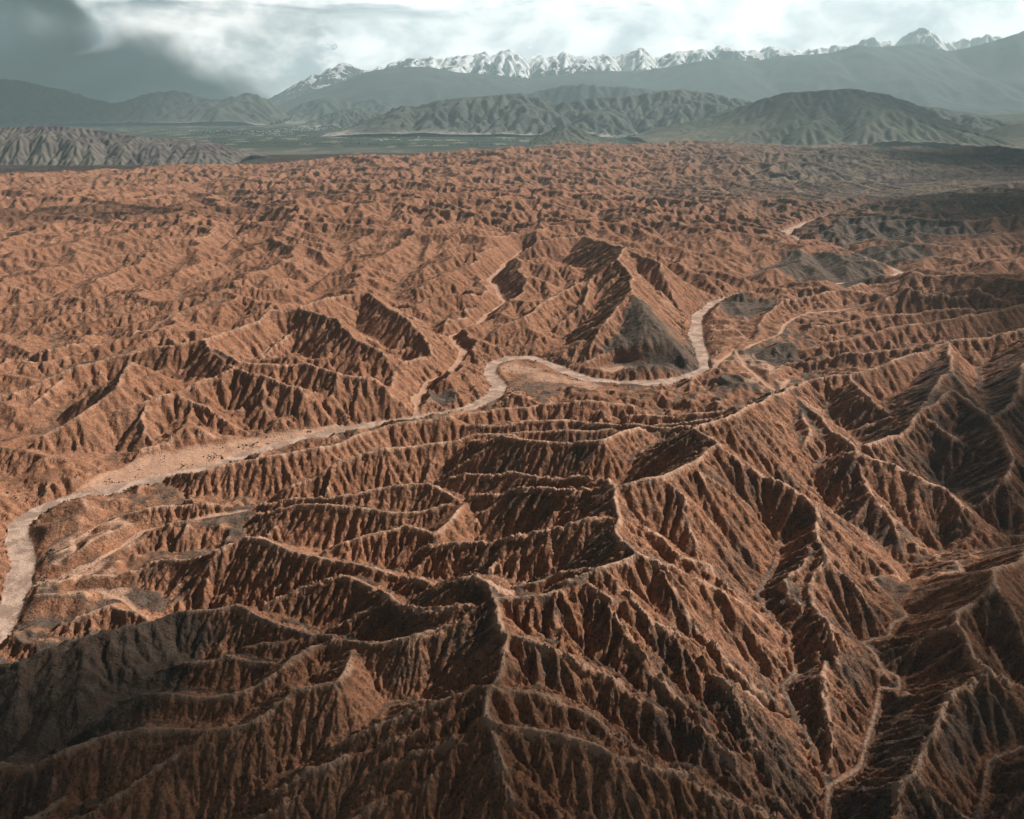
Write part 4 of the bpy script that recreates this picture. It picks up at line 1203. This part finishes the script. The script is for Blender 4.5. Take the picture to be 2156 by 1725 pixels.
def build_mountains():
    snowm = rock_material('snow_peak_rock', (0.060, 0.058, 0.055), (0.095, 0.090, 0.085), (0.13, 0.12, 0.115), (0.88, 0.89, 0.90), 2350.0)
    slopem = rock_material('mountain_slope', (0.035, 0.045, 0.040), (0.055, 0.064, 0.055), (0.07, 0.075, 0.065))
    foot = rock_material('foothill_rock', (0.045, 0.052, 0.044), (0.085, 0.085, 0.068), (0.12, 0.115, 0.095), pale=(0.42, 0.36, 0.32))
    dome = rock_material('grassy_hill', (0.055, 0.062, 0.045), (0.095, 0.092, 0.065), (0.14, 0.125, 0.09), pale=(0.20, 0.17, 0.13))
    mesa = rock_material('pale_clay_mesa', (0.135, 0.115, 0.092), (0.080, 0.062, 0.066), (0.19, 0.165, 0.13))
    mountain('snow_mountains', 'jagged snow-covered mountain chain along the horizon',
             [(480, 240), (560, 205), (600, 183), (640, 160), (685, 138), (700, 132), (720, 128), (750, 145), (780, 142), (830, 126), (870, 118), (880, 124), (905, 114), (918, 124), (940, 120), (970, 118), (1000, 116), (1020, 107), (1035, 118), (1055, 112), (1072, 102), (1085, 114), (1100, 122), (1130, 125),
              (1170, 118), (1190, 110), (1205, 118), (1240, 120), (1270, 116), (1300, 118), (1340, 103), (1352, 106), (1375, 121), (1400, 118), (1425, 108), (1460, 108), (1490, 106), (1513, 94), (1535, 106), (1570, 108), (1600, 104), (1620, 98), (1680, 104), (1700, 105), (1735, 100), (1760, 92), (1790, 96), (1825, 78), (1850, 86), (1885, 86), (1910, 72),
              (1928, 62), (1945, 57), (1965, 66), (1985, 78), (2010, 88), (2050, 78), (2080, 72), (2156, 80), (2300, 95), (2500, 130)],
             50000, 9000, 5000, 130, snowm, 11, K=0.02, Sc=0.95, p=0.9, gully=110, gl=650, its=6, jag=750)
    mountain('mountain_slopes', 'long dark hazy mountain slopes below the snow line',
             [(540, 250), (600, 212), (660, 186), (720, 168), (770, 150), (830, 142), (900, 140), (960, 152), (1040, 158), (1110, 165), (1180, 158), (1250, 148), (1330, 150), (1400, 142), (1450, 132), (1500, 128), (1560, 132), (1620, 122), (1700, 118), (1760, 100), (1800, 104), (1860, 100), (1905, 96), (1960, 112), (2010, 100), (2050, 88), (2100, 72), (2140, 66), (2200, 70), (2350, 60), (2600, 90)],
             42000, 13000, 3000, 210, slopem, 12, K=0.006, Sc=0.7, p=1.35, gully=45, gl=1100, its=5)
    mountain('foothills', 'low blue foothills rising from the far plain', [(1060, 212), (1110, 196), (1170, 182), (1215, 176), (1260, 180), (1320, 182), (1400, 190), (1460, 205)], 29500, 2500, 2000, 100, slopem, 13, K=0.02, gully=45, gl=400)
    mountain('foothills', 'dark ridged foothills under the storm cloud on the left',
             [(-420, 190), (-200, 165), (-50, 160), (30, 168), (80, 180), (130, 188), (200, 208), (250, 216), (300, 202), (340, 192), (372, 190), (430, 206), (480, 208), (515, 197), (545, 199), (575, 212), (600, 238), (615, 250)],
             29500, 3600, 2000, 100, foot, 14, K=0.022, gully=60, gl=420)
    mountain('foothills', 'small pale-footed foothills in the gap below the slopes', [(575, 262), (600, 235), (640, 214), (690, 203), (740, 214), (785, 207), (815, 213), (850, 228), (900, 250)], 31000, 2400, 1600, 100, foot, 15, K=0.022, gully=50, gl=380)
    mountain('foothills', 'low dark hill beside the village', [(640, 262), (680, 242), (725, 229), (790, 236), (835, 250), (870, 262)], 25500, 1500, 1500, 50, foot, 16, K=0.022, gully=40, gl=300)
    mountain('foothills', 'ridged grey foothills behind the middle of the plain',
             [(715, 275), (760, 256), (800, 243), (850, 222), (885, 224), (920, 212), (980, 205), (1030, 202), (1060, 198), (1100, 195), (1135, 206), (1170, 216), (1210, 210), (1260, 204), (1310, 203), (1360, 195), (1430, 187), (1480, 192), (1530, 200), (1575, 212), (1640, 222), (1720, 230), (1830, 226), (1930, 222), (2020, 236), (2110, 250), (2200, 262)],
             20500, 3000, 1800, 62, foot, 17, K=0.024, gully=55, gl=330)
    mountain('foothills', 'broad rounded dark hill on the right',
             [(1340, 285), (1430, 262), (1500, 248), (1560, 226), (1610, 207), (1650, 195), (1700, 192), (1740, 188), (1780, 186), (1810, 190), (1860, 198), (1910, 214), (1960, 234), (2010, 262), (2060, 285), (2090, 293)],
             15500, 2500, 1800, 50, dome, 18, K=0.016, Sc=0.6, p=0.85, gully=26, gl=170, its=6)
    mountain('foothills', 'distant low hills at the right edge', [(1930, 275), (1975, 262), (2040, 247), (2090, 241), (2156, 236), (2300, 228), (2500, 240)], 21500, 2200, 1500, 90, dome, 19, K=0.015, gully=30, gl=300)
    mountain('foothills', 'nearer dark hill at the right edge', [(2040, 285), (2080, 270), (2120, 262), (2156, 258), (2300, 250), (2450, 262)], 16500, 1600, 1200, 70, dome, 20, K=0.015, gully=25, gl=260)
    mountain('foothills', 'small dark conical hill beyond the badlands crest', [(1118, 296), (1145, 280), (1165, 268), (1186, 262), (1212, 266), (1240, 282), (1260, 294)], 14600, 900, 900, 30, dome, 21, K=0.010, gully=18, gl=160)
    mountain('mesa', 'long pale furrowed mesa on the left edge of the plain',
             [(-420, 268), (-150, 270), (-20, 269), (60, 266), (110, 265), (180, 272), (250, 283), (320, 290), (400, 295), (440, 300), (480, 309), (505, 318), (530, 328)],
             10300, 900, 1000, 22, mesa, 22, K=0.022, Sc=0.8, p=0.7, gully=13, gl=75, its=5)


def build_plain():
    n_r, n_a = 60, 240
    r = np.concatenate([[0], 300 * (66000 / 300.) ** np.linspace(0, 1, n_r)])
    a = np.linspace(-pi, pi, n_a)
    x = r[:, None] * np.sin(a)[None]
    y = r[:, None] * np.cos(a)[None]
    z = np.where(r[:, None] < 2500, PLAIN_Z - 60, PLAIN_Z) + 0 * x
    x = np.clip(x, -49900, 49900)
    y = np.clip(y, -29900, 59900)
    m, N = mat_new('valley_ground')
    out = N.n('ShaderNodeOutputMaterial')
    bs = N.n('ShaderNodeBsdfPrincipled', i={'Roughness': 0.95, 'Specular IOR Level': 0.1})
    pos = N.n('ShaderNodeNewGeometry').outputs['Position']
    dist = N.noise(pos, 0.0012, 3, 0.5)
    n1 = N.noise(pos, 0.00035, 6, 0.6)
    n2 = N.noise(pos, 0.004, 6, 0.65)
    vor = N.n('ShaderNodeTexVoronoi', distance='CHEBYCHEV', i={'Scale': 1.0, 'Randomness': 0.9})
    mp = N.n('ShaderNodeVectorMath', operation='MULTIPLY', i={0: pos, 1: (0.0042, 0.0022, 0.0)})
    N.t.links.new(mp.outputs[0], vor.inputs['Vector'])
    hs = N.n('ShaderNodeSeparateColor', i={0: vor.outputs['Color']})
    c = N.mix(hs.outputs[0], (0.020, 0.029, 0.022), (0.046, 0.054, 0.038))
    c = N.mix(N.math('MULTIPLY', N.math('GREATER_THAN', hs.outputs[1], 0.86), 0.8), c, (0.20, 0.18, 0.12))
    c = N.mix(N.ramp(n2, 0.52, 0.66), c, (0.022, 0.034, 0.024))
    # dry grazing land away from the fields
    sp = N.n('ShaderNodeSeparateXYZ', i={0: pos})
    dry = N.ramp(N.math('ADD', sp.outputs[1], N.math('MULTIPLY', N.math('SUBTRACT', n1, 0.5), 9000.0)), 13200.0, 11000.0)
    dry2 = N.ramp(N.math('ADD', sp.outputs[1], N.math('MULTIPLY', N.math('SUBTRACT', n1, 0.5), 9000.0)), 24000.0, 29000.0)
    c = N.mix(N.math('MAXIMUM', dry, dry2), c, N.mix(n2, (0.085, 0.078, 0.068), (0.14, 0.125, 0.10)))
    N.t.links.new(c, bs.inputs['Base Color'])
    N.t.links.new(bs.outputs[0], out.inputs[0])
    o = mesh_from_grid('valley_plain', np.stack([x, y, z], -1), {}, m)
    o['kind'] = 'structure'
    o['label'] = 'flat green farmed valley beyond the badlands'


def build_village():
    """white walled, pale roofed houses, a few pixels across in all"""
    mw, N = mat_new('white_wall')
    out = N.n('ShaderNodeOutputMaterial')
    bs = N.n('ShaderNodeBsdfPrincipled', i={'Base Color': (0.75, 0.74, 0.70, 1), 'Roughness': 0.8})
    N.t.links.new(bs.outputs[0], out.inputs[0])
    mr, N = mat_new('pale_metal_roof')
    out = N.n('ShaderNodeOutputMaterial')
    bs = N.n('ShaderNodeBsdfPrincipled', i={'Base Color': (0.62, 0.64, 0.64, 1), 'Roughness': 0.45})
    N.t.links.new(bs.outputs[0], out.inputs[0])
    meshes = []
    for (w, l, hw, hr) in ((15, 24, 6, 5), (17, 38, 7, 6), (14, 56, 6, 5)):
        v = [(-l / 2, -w / 2, 0), (l / 2, -w / 2, 0), (l / 2, w / 2, 0), (-l / 2, w / 2, 0), (-l / 2, -w / 2, hw), (l / 2, -w / 2, hw), (l / 2, w / 2, hw), (-l / 2, w / 2, hw),
             (-l / 2 - .5, 0, hw + hr), (l / 2 + .5, 0, hw + hr)]
        f = [(0, 1, 5, 4), (2, 3, 7, 6), (1, 2, 6, 9, 5), (3, 0, 4, 8, 7), (4, 5, 9, 8), (6, 7, 8, 9)]
        me = bpy.data.meshes.new('house')
        me.from_pydata(v, [], f)
        me.materials.append(mw); me.materials.append(mr)
        me.polygons[4].material_index = 1
        me.polygons[5].material_index = 1
        meshes.append(me)
    rv = random.Random(3)
    n = 0
    zones = [((560, 281), (700, 268), 110, 3.0), ((600, 274), (765, 264), 75, 2.0), ((430, 281), (560, 277), 16, 2.0), ((380, 276), (470, 275), 10, 1.5), ((780, 296), (900, 291), 14, 2.0), ((1000, 276), (1080, 272), 8, 1.5)]
    for (a, b, cnt, sp_) in zones:
        for k in range(cnt):
            t = rv.random()
            X = a[0] + (b[0] - a[0]) * t + rv.gauss(0, 9)
            Y = a[1] + (b[1] - a[1]) * t + rv.gauss(0, sp_)
            p = at(X, min(Y, 300), PLAIN_Z)
            o = bpy.data.objects.new('house', rv.choice(meshes))
            COL.objects.link(o)
            o.location = (p[0], p[1], PLAIN_Z)
            o.rotation_euler = (0, 0, rv.choice((0.2, 0.2, 1.77)) + rv.gauss(0, 0.1))
            o['label'] = 'tiny white house with a pale roof in the far valley village'
            o['category'] = 'house'
            o['group'] = 'houses of the far valley village'
            n += 1
    # poplars and garden trees round the village: nobody could count them
    bv, bf = [], []
    for k in range(5200):
        if rv.random() < 0.55:
            zi = rv.choice(zones[:3]); t = rv.random()
            X = zi[0][0] + (zi[1][0] - zi[0][0]) * t + rv.gauss(0, 26); Y = zi[0][1] + (zi[1][1] - zi[0][1]) * t + rv.gauss(0, 4)
        else:
            X = rv.uniform(250, 1350); Y = rv.choice((268, 272, 277, 283, 289, 296, 303)) + rv.gauss(0, 1.0) + (X - 700) * 0.01
        if Y < 258:
            continue
        p = at(X, Y, PLAIN_Z)
        q = len(bv)
        hh = rv.uniform(7, 17); w = rv.uniform(3, 8)
        bv += [(p[0] - w, p[1] - w, PLAIN_Z - 1), (p[0] + w, p[1] - w, PLAIN_Z - 1), (p[0], p[1] + w, PLAIN_Z - 1),
               (p[0] - w, p[1] - w * .5, PLAIN_Z + hh * .6), (p[0] + w, p[1] - w * .3, PLAIN_Z + hh * .55), (p[0], p[1] + w, PLAIN_Z + hh * .6), (p[0] + w * .1, p[1], PLAIN_Z + hh)]
        bf += [(q, q + 1, q + 4, q + 3), (q + 1, q + 2, q + 5, q + 4), (q + 2, q, q + 3, q + 5), (q + 3, q + 4, q + 6), (q + 4, q + 5, q + 6), (q + 5, q + 3, q + 6)]
    me = bpy.data.meshes.new('valley_trees')
    me.from_pydata(bv, [], bf)
    ml, N = mat_new('valley_foliage')
    out = N.n('ShaderNodeOutputMaterial')
    pos = N.n('ShaderNodeNewGeometry').outputs['Position']
    bs = N.n('ShaderNodeBsdfPrincipled', i={'Base Color': N.mix(N.noise(pos, 0.02, 3), (0.012, 0.024, 0.012), (0.04, 0.06, 0.028)), 'Roughness': 0.9})
    N.t.links.new(bs.outputs[0], out.inputs[0])
    me.materials.append(ml)
    o = bpy.data.objects.new('valley_trees', me)
    COL.objects.link(o)
    o['kind'] = 'stuff'
    o['category'] = 'trees'
    o['label'] = 'dark trees and hedgerows scattered over the far green valley'


def build_shrubs(fg, fh, fDr, fterr, friv):
    """dark tamarisk bushes along the river banks and flats: nobody could count them"""
    r = np.random.default_rng(12)
    n = 260000
    x = r.uniform(-900, 900, n).astype(np.float32)
    y = r.uniform(560, 2600, n).astype(np.float32)
    d = bilin(np.minimum(fDr, 400), *fg.fxy(x, y))
    t = bilin(fterr, *fg.fxy(x, y))
    rv = bilin(friv, *fg.fxy(x, y))
    patch = fbm(x, y, 26, 4, 500)
    pr = np.clip(np.exp(-((d - 30) / 16) ** 2) * 0.9 + t * 0.10, 0, 1) * sstep(patch, 0.0, 0.5) * (rv < 0.1)
    keep = r.random(n) < pr
    x, y = x[keep][:9000], y[keep][:9000]
    z = bspl(fh, *fg.fxy(x, y))
    n = len(x)
    s_ = r.uniform(0.5, 1.5, n) * (1 + 0.8 * (r.random(n) < 0.15))
    V = np.zeros((n, 8, 3), np.float32)
    ang = np.arange(6) * (2 * pi / 6)
    for k in range(6):
        q = s_ * r.uniform(0.7, 1.25, n)
        V[:, k, 0] = x + q * np.cos(ang[k]); V[:, k, 1] = y + q * np.sin(ang[k]); V[:, k, 2] = z + s_ * r.uniform(0.1, 0.55, n)
    V[:, 6] = np.stack([x + s_ * .2, y, z + s_ * r.uniform(0.9, 1.4, n)], -1)
    V[:, 7] = np.stack([x, y, z - 1.0], -1)
    base = (np.arange(n) * 8)[:, None, None]
    tri = np.array([[k, (k + 1) % 6, 6] for k in range(6)] + [[(k + 1) % 6, k, 7] for k in range(6)])[None]
    T = (base + tri).reshape(-1, 3).astype(np.int32)
    me = bpy.data.meshes.new('shrubs')
    me.from_pydata(V.reshape(-1, 3).tolist(), [], T.tolist())
    m, N = mat_new('shrub_foliage')
    out = N.n('ShaderNodeOutputMaterial')
    pos = N.n('ShaderNodeNewGeometry').outputs['Position']
    bs = N.n('ShaderNodeBsdfPrincipled', i={'Base Color': N.mix(N.noise(pos, 0.3, 2), (0.022, 0.022, 0.015), (0.060, 0.052, 0.034)), 'Roughness': 0.95})
    N.t.links.new(bs.outputs[0], out.inputs[0])
    me.materials.append(m)
    o = bpy.data.objects.new('shrubs', me)
    COL.objects.link(o)
    o['kind'] = 'stuff'
    o['category'] = 'shrubs'
    o['label'] = 'dark low bushes scattered along the banks of the dry river'


def build_shade_clouds():
    """unseen clouds added above the frame, placed to darken the land and the haze"""
    m, N = mat_new('cloud')
    out = N.n('ShaderNodeOutputMaterial')
    tc = N.n('ShaderNodeTexCoord').outputs['Object']
    info = N.n('ShaderNodeObjectInfo')
    ln = N.n('ShaderNodeVectorMath', operation='LENGTH', i={0: N.n('ShaderNodeVectorMath', operation='MULTIPLY', i={0: tc, 1: (1.0, 1.0, 0.0)}).outputs[0]})
    off = N.n('ShaderNodeVectorMath', operation='ADD', i={0: tc, 1: info.outputs['Location']})
    nz = N.noise(N.n('ShaderNodeVectorMath', operation='ADD', i={0: tc, 1: N.n('ShaderNodeVectorMath', operation='SCALE', i={0: info.outputs['Location'], 'Scale': 0.0037}).outputs[0]}).outputs[0], 2.2, 5, 0.6)
    rad = N.math('ADD', ln.outputs['Value'], N.math('MULTIPLY', N.math('SUBTRACT', nz, 0.5), 0.9))
    dens = N.n('ShaderNodeAttribute', attribute_name='density', attribute_type='OBJECT').outputs['Fac']
    al = N.math('MULTIPLY', N.ramp(rad, 0.95, 0.35), dens)
    tr = N.n('ShaderNodeBsdfTransparent')
    df = N.n('ShaderNodeBsdfDiffuse', i={'Color': (0.8, 0.8, 0.82, 1)})
    mx = N.n('ShaderNodeMixShader')
    N.t.links.new(al, mx.inputs[0]); N.t.links.new(tr.outputs[0], mx.inputs[1]); N.t.links.new(df.outputs[0], mx.inputs[2])
    N.t.links.new(mx.outputs[0], out.inputs[0])
    # one lumpy unit cloud
    nu, nv = 48, 24
    u = np.linspace(0, 2 * pi, nu, endpoint=False); v = np.linspace(0.02, pi - 0.02, nv)
    U_, V_ = np.meshgrid(u, v)
    X = np.sin(V_) * np.cos(U_); Y = np.sin(V_) * np.sin(U_); Z = np.cos(V_)
    rr = 1 + 0.16 * fbm(X * 3 + 5, Y * 3 + Z * 2, 1.0, 3, 400)
    X, Y, Z = X * rr, Y * rr, np.where(Z > 0, Z * rr, Z * 0.3)
    verts = np.stack([X, Y, Z], -1).reshape(-1, 3).tolist()
    faces = [(i * nu + j, (i + 1) * nu + j, (i + 1) * nu + (j + 1) % nu, i * nu + (j + 1) % nu) for i in range(nv - 1) for j in range(nu)]
    faces += [tuple(range(nu - 1, -1, -1)), tuple((nv - 1) * nu + j for j in range(nu))]
    me = bpy.data.meshes.new('cloud')
    me.from_pydata(verts, [], faces)
    me.materials.append(m)
    for p in me.polygons:
        p.use_smooth = True
    ZC = 6800.0
    k = (ZC) / tan(SUN_EL)
    for (sx, sy, rx, ry, rot, de) in SHADE_CLOUDS:
        o = bpy.data.objects.new('cloud', me)
        COL.objects.link(o)
        o.location = (sx + k * sin(SUN_AZ), sy + k * cos(SUN_AZ), ZC)  # added cloud, out of view, set up-sun of the spot to be shaded
        o.scale = (rx, ry, min(500, 0.3 * rx))
        o.rotation_euler = (0, 0, rot)
        o['density'] = de
        o['kind'] = 'structure'
        o['label'] = 'unseen cloud added to shade the land below'


SHADE_CLOUDS = [   # where each added cloud is to darken the ground, half sizes, turn, density
    (-500, 520, 420, 300, 0.2, 0.78),
    (0, 380, 750, 210, 0.05, 0.68),
    (660, 540, 430, 480, 0.3, 0.74),
    (980, 1150, 440, 600, 0.1, 0.70),
    (1850, 2100, 900, 850, -0.4, 0.74),
    (3100, 4300, 1500, 1600, 0.0, 0.78),
    (5800, 8000, 3200, 2800, 0.0, 0.8),
    (-2500, 4700, 2300, 500, 0.1, 0.35),
    (-20000, 29000, 12500, 13000, 0.0, 0.92),
    (-23000, 46500, 14000, 9000, 0.0, 0.92),
    (6500, 15500, 3800, 2500, 0.0, 0.6),
]


def build_haze():
    x0, x1, y0, y1, z0, z1 = -50000, 50000, -30000, 60000, -240.0, 6000.0
    v = [(x0, y0, z0), (x1, y0, z0), (x1, y1, z0), (x0, y1, z0), (x0, y0, z1), (x1, y0, z1), (x1, y1, z1), (x0, y1, z1)]
    f = [(3, 2, 1, 0), (4, 5, 6, 7), (0, 1, 5, 4), (1, 2, 6, 5), (2, 3, 7, 6), (3, 0, 4, 7)]
    me = bpy.data.meshes.new('haze')
    me.from_pydata(v, [], f)
    m, N = mat_new('haze')
    out = N.n('ShaderNodeOutputMaterial')
    vol = N.n('ShaderNodeVolumePrincipled', i={'Color': (0.66, 0.90, 0.96, 1), 'Density': HAZE_DENSITY, 'Anisotropy': 0.15})
    N.t.links.new(vol.outputs[0], out.inputs['Volume'])
    me.materials.append(m)
    o = bpy.data.objects.new('haze', me)
    COL.objects.link(o)
    o['kind'] = 'stuff'
    o['label'] = 'thin blue-grey haze over the far land'


HAZE_DENSITY = 1.75e-5
build_mountains()
build_plain()
build_village()
build_shrubs(*FINE)
build_shade_clouds()
build_haze()
